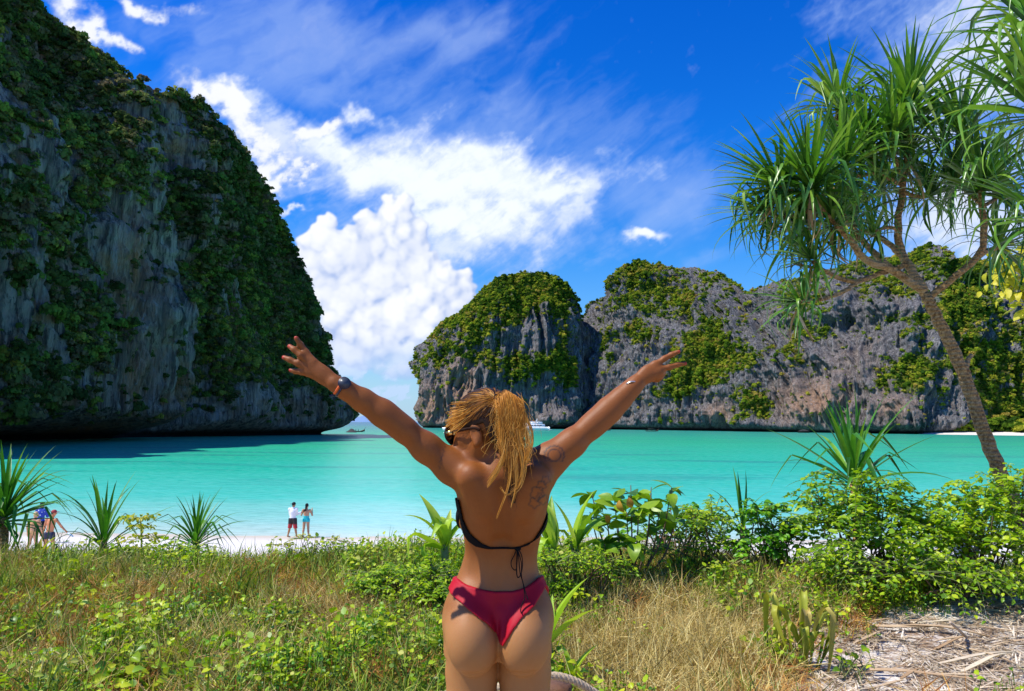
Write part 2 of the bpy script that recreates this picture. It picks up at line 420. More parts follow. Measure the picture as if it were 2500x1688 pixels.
    for (cx, cy, r) in main:
        for _ in range(20):
            a = g.uniform(0, 6.28); q = 1.04 - 0.75 * g.random() ** 2.2; rr = r * (0.12 + 0.42 * g.random() ** 1.8)
            puffs.append((cx + math.cos(a) * q * r, cy + math.sin(a) * q * r * 0.95 - 4, rr, math.sqrt(max(0, 1 - q * q)) * r * 0.75))
    H = np.full(px.shape, -1e3); ux = px + 11 * w3 + 12 * w1 + 4 * fbm(ax * 9, ay * 9, 1, 61, 3); uy = py + 11 * w4 + 12 * w2 + 4 * fbm(ax * 9, ay * 9, 4, 62, 3)
    box = (px > 600) & (px < 1300) & (py > 430) & (py < 1040)
    bx, by = ux[box], uy[box]; h = H[box]
    for p in puffs:
        r = p[2]; z0 = p[3] if len(p) > 3 else 0
        d2 = (bx - p[0]) ** 2 + (by - p[1]) ** 2; k = d2 < r * r
        h[k] = np.maximum(h[k], z0 + np.sqrt(np.maximum(r * r - d2[k], 0)) * (1.0 if z0 else 0.9))
    H[box] = h
    m = (H > -500).astype(float)
    Hs = np.where(H > -500, H, 0.0)
    def blur(a, n):
        for _ in range(n):
            a = (a + np.roll(a, 1, 0) + np.roll(a, -1, 0) + np.roll(a, 1, 1) + np.roll(a, -1, 1)) / 5
        return a
    Hs = Hs + (m > 0) * (8 * fbm(ax * 1.1, ay * 1.1, 7, 63, 3) + 3.5 * (1 - 2 * np.abs(fbm(ax * 4.2 + w3, ay * 4.2 + w4, 8, 64, 4))))
    m = blur(m, 3); Hb = blur(Hs, 2); Hm = blur(Hs, 14); Hw = blur(Hm, 60)
    # openness of every point to the light, walked outward over the relief
    opn = np.zeros_like(Hb)
    for d_ in range(12):
        ca, sa = math.cos(d_ * math.pi / 6), math.sin(d_ * math.pi / 6); mx_ = np.zeros_like(Hb)
        for k_ in (2, 4, 7, 12, 20):
            mx_ = np.maximum(mx_, (np.roll(np.roll(Hb, int(round(-ca * k_)), 1), int(round(-sa * k_)), 0) - Hb) / (k_ * 3.5))
        opn += (1 - np.clip(mx_ / 1.1, 0, 1)) * (1.0 + 0.55 * (-ca * 0.64 + sa * 0.77))
    opn = opn / 12
    nx_, ny_ = -(Hm - np.roll(Hm, 1, 1)) / 3.5, -(Hm - np.roll(Hm, 1, 0)) / 3.5
    lamb = (-0.55 * nx_ + 0.66 * ny_ + 0.50) / np.sqrt(nx_ ** 2 + ny_ ** 2 + 1)
    lit = np.clip(-0.42 + 1.05 * opn + 0.55 * lamb + 0.30 * w1 + 0.12 * np.clip((Hm - Hw) / 30, -1, 1), 0, 1)
    low = sst(py, 780, 960)
    lit = lit * (1 - 0.45 * low)
    cum = sst(m + 0.22 * w4 + 0.1 * w3, 0.10, 0.85) * (1 - 0.75 * sst(py + 40 * w1, 800, 985))
    cum = cum * (1 - 0.5 * sst(px, 760, 700) * 0)
    # low soft clouds on the horizon
    lowc = ellf(qx, py + 10 * w4, [(880, 905, 150, 22, 0), (960, 960, 50, 16, 0), (930, 985, 90, 14, 0), (1010, 975, 50, 12, 0), (1005, 960, 20, 22, 0)])
    lowc = sst(lowc + fine * 0.9, 0.0, 0.6) * 0.75
    white = np.array([0.80, 0.82, 0.86]); grey = np.array([0.36, 0.46, 0.72])
    ccol = grey + (white - grey) * lit[..., None]
    vcol = np.array([0.36, 0.50, 0.82]) + (np.array([0.68, 0.74, 0.88]) - np.array([0.36, 0.50, 0.82])) * sst(veil + fine * .3, 0.3, 1.1)[..., None]
    bcol = np.array([0.60, 0.70, 0.95]) + (np.array([0.97, 0.99, 1.04]) - np.array([0.60, 0.70, 0.95])) * sst(bank + fine * 0.4 + streak * 0.2, 0.35, 1.0)[..., None]
    a = veil; c = vcol
    def over(a, c, a2, c2):
        ao_ = a2 + a * (1 - a2); return ao_, (c2 * a2[..., None] + c * (a * (1 - a2))[..., None]) / np.maximum(ao_, 1e-4)[..., None]
    scol = np.array([0.52, 0.62, 0.86]) + (np.array([0.78, 0.83, 0.92]) - np.array([0.52, 0.62, 0.86])) * sst(soft + fine * .4 + streak * .3, 0.35, 1.05)[..., None]
    a, c = over(a, c, soft, scol); a, c = over(a, c, bank, bcol * 0.82); a, c = over(a, c, lowc, np.broadcast_to(np.array([0.56, 0.66, 0.86]), c.shape)); a, c = over(a, c, cum, ccol)
    # milky air low over the sea
    hz = sst(E, R(7), R(-0.5)) * 0.55
    a, c = over(np.maximum(a, 0), c, hz, np.broadcast_to(np.array([0.30, 0.48, 0.78]), c.shape))
    a = a * sst(np.abs(A), R(99), R(70)) * sst(E, R(85), R(60))
    nx, ny = len(az), len(el)
    i = np.arange(ny - 1)[:, None] * nx + np.arange(nx - 1)[None, :]
    F = np.stack([i, i + 1, i + nx + 1, i + nx], -1).reshape(-1, 4)
    keep = a.ravel()[F].max(1) > 0.004
    m_, t, out = new_mat('cloud')
    col = t.add('ShaderNodeAttribute', attribute_name='col').outputs['Color']; al = t.add('ShaderNodeAttribute', attribute_name='alpha').outputs['Fac']
    em = t.add('ShaderNodeEmission', {'Color': col, 'Strength': 1.0}); tr = t.add('ShaderNodeBsdfTransparent')
    mx = t.add('ShaderNodeMixShader', {0: al, 1: tr.outputs[0], 2: em.outputs[0]}); t.l.new(mx.outputs[0], out.inputs[0])
    m_.cycles.emission_sampling = 'NONE'
    link('sky', make_mesh('sky', V.reshape(-1, 3), F[keep], m_, True, {'alpha': a.ravel(), 'col': c.reshape(-1, 3)}), kind='structure', label='blue tropical sky with white clouds')
build_clouds()

# ------------------------------------------------------------------ cliffs
def mat_rock(name, c1, c2, stain, veg1, veg2, dark=(0.035, 0.035, 0.04), warm=0.5):
    m, t, out = new_mat(name)
    pos = t.add('ShaderNodeNewGeometry').outputs['Position']
    veg = t.add('ShaderNodeAttribute', attribute_name='veg').outputs['Fac']
    stn = t.add('ShaderNodeAttribute', attribute_name='stain').outputs['Fac']
    cav = t.add('ShaderNodeAttribute', attribute_name='cav').outputs['Fac']
    sep = t.add('ShaderNodeSeparateXYZ', {0: pos})
    st = t.noise(t.mapping(pos, scale=(0.35, 0.35, 0.035)), 1.0, 8, 0.68, 0.4)
    st2 = t.noise(t.mapping(pos, scale=(0.9, 0.9, 0.06)), 1.0, 6, 0.7)
    big = t.noise(t.mapping(pos, scale=(1, 1, .6)), 0.06, 7, 0.68, 0.6)
    c = t.mix(t.ss(st, 0.34, 0.66), c1, c2)
    c = t.mix(t.ss(st2, 0.50, 0.62, 0, 0.85), c, dark)
    c = t.mix(t.math('MULTIPLY', t.ss(big, 0.50, 0.70), warm), c, stain)
    c = t.mix(t.math('MULTIPLY', stn, t.ss(st, 0.25, 0.6)), c, (stain[0] * 1.25, stain[1] * 1.15, stain[2] * 1.2))
    lightst = t.ss(t.noise(t.mapping(pos, scale=(0.45, 0.45, 0.06)), 1.0, 7, 0.7), 0.55, 0.66)
    c = t.mix(t.math('MULTIPLY', lightst, 0.5), c, tuple(min(0.55, x * 2.0) for x in c2))
    vn_ = t.noise(pos, 0.16, 6, 0.65); vf = t.noise(pos, 1.1, 5, 0.7)
    vc = t.mix(t.ss(vn_, 0.38, 0.62), veg1, veg2)
    vc = t.mix(t.ss(vf, 0.35, 0.65), tuple(x * 0.45 for x in veg1), vc)
    vmask = t.ss(t.math('ADD', veg, t.math('MULTIPLY', t.math('SUBTRACT', vf, 0.5), 0.9)), 0.42, 0.58)
    c = t.mix(vmask, c, vc)
    c = t.mix(t.ss(cav, 0.0, 1.0, 0.0, 0.8), c, (0.02, 0.02, 0.022))  # flute hollows darkened in the colour, like cavity shade
    foot_band = t.ss(t.math('ADD', sep.outputs[2], t.math('MULTIPLY', st2, 2.0)), 4.5, 2.0)
    c = t.mix(foot_band, c, (0.018, 0.017, 0.016))  # rock gets darker towards the waterline
    b = t.add('ShaderNodeBsdfPrincipled', {'Base Color': c, 'Roughness': 0.95, 'Specular IOR Level': 0.15})
    h = t.math('ADD', t.noise(t.mapping(pos, scale=(0.8, 0.8, 0.16)), 1.0, 9, 0.72), t.math('MULTIPLY', st2, 0.8))
    bp = t.add('ShaderNodeBump', {'Height': h, 'Strength': 1.0, 'Distance': 2.6}); t.l.new(bp.outputs[0], b.inputs['Normal'])
    t.l.new(b.outputs[0], out.inputs[0]); return m

def cliff(name, base, crest, nu, nv, steep, amp, seed, mat, vegblobs, stainblobs, vegbias, label, back=(-0.3, 1.0), notch=5.0, push=None, flute=1.0, flen=7.0, warp=1.0, bigs=42, biga=11, cavk=1.0):
    """base: (px, py, Y) where rock meets water; crest: (px, py, Y) skyline. Real ground points, wall built between them with relief."""
    B = smooth_path([P(a, b, Y) for a, b, Y in base], nu); C = smooth_path([P(a, b, Y) for a, b, Y in crest], nu)
    B[:, 2] = 0
    v = np.linspace(0, 1, nv)[None, :, None]
    zz = -3 + (C[:, None, 2:3] + 3) * v
    s = steep[0] * v + (1 - steep[0]) * v ** steep[1]
    XY = B[:, None, :2] * (1 - s) + C[:, None, :2] * s
    G = np.concatenate([XY, zz], -1)
    T = np.gradient(B, axis=0)[:, :2]
    for _ in range(12): T = (T + np.roll(T, 1, 0) + np.roll(T, -1, 0)) / 3
    T /= np.linalg.norm(T, axis=1, keepdims=True) + 1e-9
    Nn = np.stack([T[:, 1], -T[:, 0]], -1)        # outward
    L = np.concatenate([[0], np.cumsum(np.linalg.norm(np.diff(B[:, :2], axis=0), axis=1))])
    X, Y, Z = G[..., 0], G[..., 1], G[..., 2]
    px, py = proj(G)
    # relief: buttresses, ledges, flutes, blocks
    wx = fbm(X / 30, Y / 30, Z / 45, seed + 1, 3) * 9 * warp
    big = fbm(X / bigs, Y / bigs, Z / (bigs * 1.7), seed + 2, 3) * biga
    led = fbm(X / 60, Y / 60, (Z + wx) / 13, seed + 3, 3) * 3.2
    Lg = L[:, None] + wx
    fl = 1 - np.abs(vn(Lg / flen, Z / 42, 0.3, seed + 4)) * 2
    fl2 = 1 - np.abs(vn(Lg / (flen * 0.42), Z / 24, 0.7, seed + 5)) * 2
    fl3 = 1 - np.abs(vn(Lg / (flen * 0.2), Z / 12, 0.2, seed + 9)) * 2
    blk = fbm(X / 3.2, Y / 3.2, Z / 4.5, seed + 6, 3)
    bare = sst(fbm(X / 36, Y / 36, Z / 30, seed + 7, 3), -0.35, 0.3)
    sh_ = lambda q: np.sign(q) * np.abs(q) ** 0.7
    rel = amp * (big * 1.25 + led * 1.2 + flute * (sh_(fl) * 3.4 * (0.4 + bare) + sh_(fl2) * 2.1 * (0.4 + bare) + fl3 * 1.2) + blk * 2.0 + fbm(X / 11, Y / 11, Z / 14, seed + 15, 3) * 4.0)
    fadeu = np.ones(nu)[:, None]
    topf = sst(v[0, :, 0], 1.0, 0.93)[None, :] * 0.75 + 0.25
    if push is not None: rel = rel + push(px, py, Z)
    # wave-cut notch just above the water
    nt = notch * np.exp(-((Z - 1.2) / (2.6 + 1.1 * vn(L[:, None] / 22, 0, 0, seed + 8))) ** 2) + notch * 0.6 * sst(Z, 2.5, 0.0)
    d = rel * topf * sst(Z, -2, 9) - nt
    ups = rel * 0.10 * sst(v[0, :, 0], 0.4, 1.0)[None, :]
    G2 = G.copy(); G2[..., 0] += Nn[:, 0:1] * d; G2[..., 1] += Nn[:, 1:2] * d; G2[..., 2] += ups + (vn(Lg / 9, 0, 0, seed + 12) * 1.6 + vn(Lg / 3.2, 0, 0, seed + 13) * 0.9)[:, :] * sst(v[0, :, 0], 0.9, 1.0)[None, :]
    dz = np.gradient(G2[..., 2], axis=1); dxy = np.linalg.norm(np.gradient(G2[..., :2], axis=1), axis=-1)
    slope = dxy / (np.abs(dz) + 0.05)
    veg = vegbias(v[0, :, 0][None, :], px, py) + 0.62 * fbm(X / 30, Y / 30, Z / 24, seed + 20, 3) + 0.55 * fbm(X / 7, Y / 7, Z / 8, seed + 21, 3) + 0.3 * fbm(X / 3, Y / 3, Z / 3, seed + 22, 2) + 0.25 * sst(slope, 0.25, 1.2) - 0.25 * np.clip(fl, -1, 1) * bare
    for (bx, by, rx, ry, w) in vegblobs: veg = veg + w * np.exp(-(((px - bx) / rx) ** 2 + ((py - by) / ry) ** 2))
    veg = np.clip(veg + 0.15, 0, 1) * sst(Z, 3.5, 9)
    stn = np.zeros_like(veg)
    for (bx, by, rx, ry, w) in stainblobs: stn = stn + w * np.exp(-(((px - bx) / rx) ** 2 + ((py - by) / ry) ** 2))
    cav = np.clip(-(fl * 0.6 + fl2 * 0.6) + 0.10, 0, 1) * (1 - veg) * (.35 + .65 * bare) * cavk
    # the land behind the skyline
    nb = 8
    bk = np.array(back) / np.hypot(*back)
    rows = [G2]
    for i in range(1, nb + 1):
        r = G2[:, -1:, :].copy(); q = i / nb
        r[..., 0] += bk[0] * q * 160; r[..., 1] += bk[1] * q * 160; r[..., 2] = r[..., 2] * (1 - q ** 1.6) - 3 * q
        rows.append(r)
    G3 = np.concatenate(rows, 1); nv3 = nv + nb
    ext = lambda a: np.concatenate([a] + [a[:, -1:]] * nb, 1).ravel()
    i = np.arange(nu - 1)[:, None] * nv3 + np.arange(nv3 - 1)[None, :]
    F = np.stack([i, i + nv3, i + nv3 + 1, i + 1], -1).reshape(-1, 4)
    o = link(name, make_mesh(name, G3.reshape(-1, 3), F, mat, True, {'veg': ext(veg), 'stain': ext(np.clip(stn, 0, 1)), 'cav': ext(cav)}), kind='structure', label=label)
    return G2, veg, Nn, px, py

M_ROCK_L = mat_rock('shaded_limestone', (0.15, 0.13, 0.11), (0.60, 0.51, 0.40), (0.50, 0.26, 0.11), (0.045, 0.09, 0.02), (0.12, 0.16, 0.03), warm=0.8, dark=(0.05, 0.045, 0.045))  # streak contrast raised in the colour, standing in for relief shading
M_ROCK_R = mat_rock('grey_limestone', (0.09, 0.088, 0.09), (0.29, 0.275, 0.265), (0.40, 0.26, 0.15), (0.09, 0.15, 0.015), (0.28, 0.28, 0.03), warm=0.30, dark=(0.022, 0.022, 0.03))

# left headland: base line runs away from the viewer to the point, wall nearly plumb
def push_left(px, py, Z):
    edge = np.interp(py, [-400, 60, 330, 620, 850, 1000, 1100], [60, 90, 235, 300, 355, 362, 340])
    edge = edge + 10 * vn(py / 60, 0, 0, 91) + 16 * vn(py / 150, 0, 0, 92)
    p = (26 * sst(edge - px, -6, 26) - 8 * np.exp(-((edge - px + 26) / 22) ** 2)) * (.22 + .78 * sst(py, 0, 420))
    # point of the headland overhangs the water
    return p
LEFT = cliff('left_cliff',
    base=[(-900, 1230, 95), (-300, 1140, 150), (0, 1101, 190), (250, 1084, 222), (500, 1076, 262), (700, 1070, 298), (790, 1067, 318), (818, 1066, 326), (822, 1066, 345)],
    crest=[(-1300, -900, 110), (-560, -620, 160), (-130, -260, 200), (28, 0, 215), (128, 95, 226), (318, 185, 244), (520, 300, 270), (655, 470, 292), (735, 640, 308), (775, 790, 318), (822, 930, 326), (846, 1010, 338)],
    nu=520, nv=440, steep=(0.35, 3.0), amp=0.95, seed=100, bigs=30, biga=13, mat=M_ROCK_L,
    vegblobs=[(80, 200, 160, 220, 0.5), (500, 420, 200, 160, 0.35), (640, 620, 120, 260, 0.35), (400, 700, 120, 180, 0.4), (560, 900, 140, 120, 0.25), (250, 130, 120, 70, 0.5), (50, 450, 90, 110, 0.4),
              (120, 600, 110, 160, -0.5), (140, 950, 170, 200, -0.35), (300, 580, 60, 120, -0.2), (410, 320, 70, 50, -0.45), (290, 190, 60, 30, -0.5), (430, 950, 70, 120, -0.3), (650, 980, 150, 60, -0.4), (440, 620, 80, 50, -0.4), (560, 730, 50, 60, -0.5), (420, 870, 60, 60, -0.4)],
    stainblobs=[(130, 650, 60, 90, 0.9), (60, 800, 90, 120, 0.5), (140, 1060, 60, 40, 0.9), (400, 360, 60, 30, 0.7), (500, 610, 20, 40, 0.8), (700, 1000, 160, 40, 0.35), (90, 940, 90, 60, 0.5)],
    vegbias=lambda v, px, py: 0.10 + 0.05 * v + 0.10 * sst(px, 330, 420), label='towering shaded limestone headland with dark jungle rising from the bay at the left', back=(-1.0, 0.35), notch=5.5, push=push_left, flute=0.75, flen=6.0)

DOME = cliff('dome_island',
    base=[(1100, 1041, 860), (1040, 1043, 820), (1019, 1043, 790), (1040, 1044, 765), (1120, 1044, 755), (1240, 1044, 752), (1330, 1044, 755), (1400, 1044, 770), (1436, 1044, 800), (1445, 1044, 860)],
    crest=[(1060, 860, 880), (1022, 880, 850), (1040, 845, 838), (1075, 800, 828), (1150, 740, 815), (1215, 682, 812), (1290, 667, 812), (1345, 672, 815), (1398, 715, 820), (1425, 800, 835), (1440, 900, 880)],
    nu=340, nv=230, steep=(0.30, 3.4), amp=0.95, seed=200, mat=M_ROCK_R,
    vegblobs=[(1290, 705, 130, 45, 0.7), (1180, 770, 110, 60, 0.4), (1120, 830, 70, 80, 0.35), (1330, 890, 110, 28, 0.55), (1260, 920, 60, 60, 0.3), (1400, 930, 40, 40, 0.35), (1370, 780, 30, 120, 0.3), (1440, 900, 22, 200, -2),
                (1300, 820, 70, 45, -0.8), (1190, 960, 70, 60, -0.6), (1120, 970, 60, 80, -0.8), (1340, 1000, 70, 60, -0.7), (1230, 1000, 80, 50, -0.5), (1050, 980, 40, 80, -0.3)],
    stainblobs=[(1125, 960, 45, 90, 1.0), (1045, 1000, 25, 60, 0.9), (1330, 1010, 60, 30, 0.2)],
    vegbias=lambda v, px, py: 0.04 + 0.12 * v + 0 * px, label='dome shaped limestone island with vertical grey flutes and green top in the middle', back=(0.2, 1), notch=4.0, flute=1.2, flen=8.0)

RIGHT = cliff('right_cliff',
    base=[(1448, 1043, 900), (1444, 1043, 830), (1452, 1044, 790), (1540, 1045, 745), (1700, 1046, 700), (1850, 1046, 650), (1990, 1046, 610), (2120, 1046, 580), (2260, 1044, 560), (2350, 1040, 575), (2500, 1036, 590), (2800, 1030, 560)],
    crest=[(1440, 900, 960), (1424, 770, 890), (1446, 735, 870), (1500, 712, 858), (1512, 668, 850), (1560, 640, 845), (1640, 655, 830), (1740, 662, 800), (1795, 688, 775), (1826, 718, 760), (1870, 700, 745), (1980, 668, 720), (2080, 645, 705), (2200, 622, 690), (2265, 604, 680), (2330, 630, 675), (2420, 640, 680), (2520, 610, 690), (2800, 560, 660)],
    nu=760, nv=240, steep=(0.42, 2.6), amp=1.0, seed=320, mat=M_ROCK_R,
    vegblobs=[(1445, 900, 24, 220, -2), (1560, 665, 50, 22, 0.5), (1610, 760, 70, 50, 0.35), (1740, 840, 60, 70, 0.7), (1700, 900, 60, 50, 0.6), (1560, 820, 60, 25, 0.4), (1470, 840, 25, 60, 0.5), (1640, 960, 60, 25, 0.4), (1870, 950, 50, 40, 0.4),
                (1960, 850, 30, 120, 0.3), (2030, 870, 25, 70, 0.35), (2150, 950, 60, 40, 0.6), (2230, 900, 50, 60, 0.5), (2240, 660, 80, 40, 0.5), (2430, 930, 130, 100, 0.7), (2350, 760, 60, 80, 0.35),
                (1650, 790, 60, 30, -0.6), (1580, 880, 70, 40, -0.4), (1870, 780, 60, 80, -0.6), (1950, 960, 70, 60, -0.9), (2080, 830, 80, 130, -0.5), (2060, 990, 100, 50, -0.8), (2200, 990, 70, 50, -0.6), (2430, 760, 50, 60, -0.5), (1700, 1000, 90, 30, -0.4), (1550, 1000, 90, 40, -0.5)],
    stainblobs=[(1990, 980, 90, 50, 0.95), (1770, 1010, 30, 30, 0.7), (2180, 1000, 40, 30, 0.7), (2240, 960, 60, 40, 0.25), (2070, 880, 90, 60, 0.2)],
    vegbias=lambda v, px, py: 0.01 + 0.14 * v + 0 * px, label='long fluted grey limestone wall with green ledges closing the bay at the right', back=(0.1, 1), notch=5.0, flute=1.6, flen=9.0)

# ---- jungle clinging to the rock
def mat_leafmass(name, cols, tr=0.25, scale=0.02):
    m, t, out = new_mat(name)
    pos = t.add('ShaderNodeNewGeometry').outputs['Position']
    oi = t.add('ShaderNodeObjectInfo').outputs['Random']
    sh = t.add('ShaderNodeAttribute', attribute_name='shade').outputs['Fac']
    nz = t.noise(pos, scale, 3)
    f = t.math('ADD', t.math('MULTIPLY', nz, 0.9), t.math('MULTIPLY', t.math('SUBTRACT', oi, 0.5), 0.55))
    c = t.ramp(f, [(0.22 + 0.56 * i / (len(cols) - 1), k) for i, k in enumerate(cols)])
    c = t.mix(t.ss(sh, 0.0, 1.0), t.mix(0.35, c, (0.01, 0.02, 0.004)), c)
    d = t.add('ShaderNodeBsdfDiffuse', {'Color': c}); tl = t.add('ShaderNodeBsdfTranslucent', {'Color': c})
    mx = t.add('ShaderNodeMixShader', {0: tr, 1: d.outputs[0], 2: tl.outputs[0]})
    t.l.new(mx.outputs[0], out.inputs[0]); return m
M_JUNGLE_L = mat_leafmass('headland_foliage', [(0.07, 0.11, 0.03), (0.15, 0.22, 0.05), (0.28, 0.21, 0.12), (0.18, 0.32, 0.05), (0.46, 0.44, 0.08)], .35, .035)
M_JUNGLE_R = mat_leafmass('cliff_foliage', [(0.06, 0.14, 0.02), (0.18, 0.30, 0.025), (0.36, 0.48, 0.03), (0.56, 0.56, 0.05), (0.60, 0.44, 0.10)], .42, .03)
def tuft_proto(name, n, leaf, mat, seed, flat=0.75):
    g = np.random.default_rng(seed)
    d = g.normal(size=(n, 3)); d /= np.linalg.norm(d, axis=1, keepdims=True)
    d[:, 2] = np.abs(d[:, 2]) * 1.1 - 0.25
    lob = 0.75 + 0.35 * vn(d[:, 0] * 1.7, d[:, 1] * 1.7, d[:, 2] * 1.7, seed)
    r = lob * g.uniform(0.72, 1.0, n)
    c = d * r[:, None] * np.array([1, 1, flat])
    nrm = d + g.normal(size=(n, 3)) * 0.45; nrm /= np.linalg.norm(nrm, axis=1, keepdims=True)
    a = np.cross(nrm, g.normal(size=(n, 3))); a /= np.linalg.norm(a, axis=1, keepdims=True); b = np.cross(nrm, a)
    s = leaf * g.uniform(0.6, 1.4, n)[:, None]
    V = np.stack([c - a * s - b * s * 0.4, c + a * s * 0.2 - b * s, c + a * s + b * s * 0.3, c - a * s * 0.2 + b * s], 1).reshape(-1, 3)
    F = np.arange(4 * n).reshape(-1, 4)
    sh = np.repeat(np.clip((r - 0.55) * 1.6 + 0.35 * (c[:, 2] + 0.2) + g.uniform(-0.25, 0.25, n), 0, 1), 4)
    return proto_obj(make_mesh(name, V, F, mat, False, {'shade': sh}))
def cliff_trees(name, data, n, rr, mat, seed, label, thr=0.36, crestn=0):
    G, veg, Nn, px, py = data
    g = np.random.default_rng(seed)
    nu, nv = veg.shape
    area = np.linalg.norm(np.cross(np.gradient(G, axis=0), np.gradient(G, axis=1)), axis=-1)
    vis = (px > -500) & (px < 2900) & (py > -500)
    w = (np.clip(veg - thr, 0, 1) ** 0.8 + 0.010 * (G[..., 2] > 6)) * area * vis
    w = w.ravel() / w.sum()
    k = g.choice(nu * nv, n, p=w)
    if crestn:
        iu = g.integers(0, nu, crestn); k = np.concatenate([k, iu * nv + nv - 1 - g.integers(0, 8, crestn)])
    iu = k // nv
    pts = G.reshape(-1, 3)[k] + g.normal(size=(len(k), 3)) * 0.6
    s = g.uniform(rr[0], rr[1], len(k)) * (0.6 + 1.3 * g.random(len(k)) ** 4)
    pts[:, 0] += Nn[iu, 0] * s * 0.25; pts[:, 1] += Nn[iu, 1] * s * 0.25
    protos = [tuft_proto(name + '_tuft', 170, 0.16, mat, seed + i, 0.7 + 0.12 * i) for i in range(4)]
    sc = np.stack([s, s, s * g.uniform(0.8, 1.3, len(k))], -1)
    rot = np.stack([g.normal(0, 0.25, len(k)), g.normal(0, 0.25, len(k)), g.uniform(0, 6.28, len(k))], -1)
    scatter(name, pts, rot, sc, g.integers(0, 4, len(k)), protos, label=label)
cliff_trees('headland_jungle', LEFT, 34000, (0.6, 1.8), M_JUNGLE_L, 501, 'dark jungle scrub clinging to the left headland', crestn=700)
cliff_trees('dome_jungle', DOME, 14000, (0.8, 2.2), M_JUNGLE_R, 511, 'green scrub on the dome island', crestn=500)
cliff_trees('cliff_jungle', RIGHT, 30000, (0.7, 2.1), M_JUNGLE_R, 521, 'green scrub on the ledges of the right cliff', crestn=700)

# ------------------------------------------------------------------ leaf materials
def mat_leaf(name, stops, rough=0.45, tr=0.35, attr_var=0.25, veins=0.0, spec=0.4):
    """stops: colours from dark to light picked by each leaf's own random value"""
    m, t, out = new_mat(name)
    pos = t.add('ShaderNodeTexCoord').outputs['Object']
    oi = t.add('ShaderNodeObjectInfo').outputs['Random']
    sh = t.add('ShaderNodeAttribute', attribute_name='shade').outputs['Fac']
    nz = t.noise(pos, 9.0, 4)
    f = t.math('ADD', t.math('ADD', t.math('MULTIPLY', sh, 0.6), t.math('MULTIPLY', oi, 0.25)), t.math('MULTIPLY', t.math('SUBTRACT', nz, 0.35), 0.4))
    c = t.ramp(f, [(0.08 + 0.84 * i / (len(stops) - 1), k) for i, k in enumerate(stops)])
    b = t.add('ShaderNodeBsdfPrincipled', {'Base Color': c, 'Roughness': rough, 'Specular IOR Level': spec})
    tc = t.mix(1.0, c, (1.0, 1.15, 0.45), 'MULTIPLY')
    tl = t.add('ShaderNodeBsdfTranslucent', {'Color': tc})
    mx = t.add('ShaderNodeMixShader', {0: tr, 1: b.outputs[0], 2: tl.outputs[0]})
    t.l.new(mx.outputs[0], out.inputs[0]); return m
M_PAND = mat_leaf('screwpine_leaf', [(0.02, 0.07, 0.015), (0.05, 0.16, 0.02), (0.11, 0.28, 0.03), (0.24, 0.40, 0.05), (0.40, 0.50, 0.13)], 0.34, 0.30, spec=0.55)
M_PANDN = mat_leaf('young_screwpine_leaf', [(0.02, 0.09, 0.015), (0.05, 0.21, 0.02), (0.12, 0.32, 0.03), (0.26, 0.46, 0.05)], 0.38, 0.30)
M_DRYLEAF = mat_leaf('dry_leaf', [(0.16, 0.08, 0.04), (0.42, 0.26, 0.13), (0.62, 0.45, 0.27), (0.80, 0.68, 0.48)], 0.7, 0.12)
M_LIME = mat_leaf('lime_leaf', [(0.04, 0.14, 0.01), (0.20, 0.38, 0.012), (0.42, 0.58, 0.015), (0.62, 0.68, 0.03)], 0.40, 0.38)
M_YELLOW = mat_leaf('yellow_leaf', [(0.30, 0.38, 0.02), (0.55, 0.52, 0.03), (0.70, 0.60, 0.06)], 0.5, 0.4)
M_GREEN = mat_leaf('green_leaf', [(0.02, 0.09, 0.01), (0.08, 0.27, 0.012), (0.18, 0.46, 0.015), (0.40, 0.60, 0.02)], 0.42, 0.36)
M_LILY = mat_leaf('lily_leaf', [(0.14, 0.30, 0.02), (0.34, 0.54, 0.03), (0.52, 0.66, 0.06), (0.64, 0.70, 0.14)], 0.42, 0.32)
M_WILT = mat_leaf('wilted_leaf', [(0.10, 0.13, 0.015), (0.34, 0.38, 0.03), (0.55, 0.52, 0.06), (0.50, 0.34, 0.12)], 0.5, 0.25)
M_STEM = plain('green_stem', (0.16, 0.20, 0.05), 0.7, 0.4, 20)
M_TWIG = plain('brown_twig', (0.13, 0.075, 0.04), 0.85, 0.5, 25, 0.5)
M_STICK = plain('bleached_wood', (0.50, 0.38, 0.26), 0.85, 0.35, 30, 0.6)
M_YSTEM = plain('yellow_stem', (0.50, 0.45, 0.06), 0.7, 0.3, 20)

def strap_geo(L, w, bend, n=9, fold=0.35, start=0.0, tip=1.0, kink=None, droop_pow=1.6, twist=0.0, base_w=0.6, wmax=0.25):
    """strap leaf starting along +Y, rising by the caller's rotation, bending down. returns V,F"""
    t = np.linspace(0, 1, n)
    ang = start - bend * t ** droop_pow
    if kink is not None: ang = ang - kink[1] * sst(t, kink[0] - 0.04, kink[0] + 0.04)
    ds = L / (n - 1)
    y = np.concatenate([[0], np.cumsum(np.cos(ang[:-1]) * ds)]); z = np.concatenate([[0], np.cumsum(np.sin(ang[:-1]) * ds)])
    wd = w * 0.5 * (base_w + (1 - base_w) * sst(t, 0, wmax)) * np.clip(1 - np.clip((t - 0.35) / 0.65, 0, 1) ** 1.5 * tip, 0.02, 1)
    tw = twist * t
    V = np.zeros((n, 3, 3))
    nz = np.cos(ang); ny = -np.sin(ang)
    for k, s in ((0, -1), (1, 0), (2, 1)):
        lift = fold * wd * abs(s)
        V[:, k, 0] = s * wd * np.cos(tw)
        V[:, k, 1] = y + lift * ny; V[:, k, 2] = z + lift * nz + s * wd * np.sin(tw)
    i = np.arange(n - 1)[:, None] * 3 + np.arange(2)[None, :]
    F = np.stack([i, i + 1, i + 4, i + 3], -1).reshape(-1, 4)
    return V.reshape(-1, 3), F
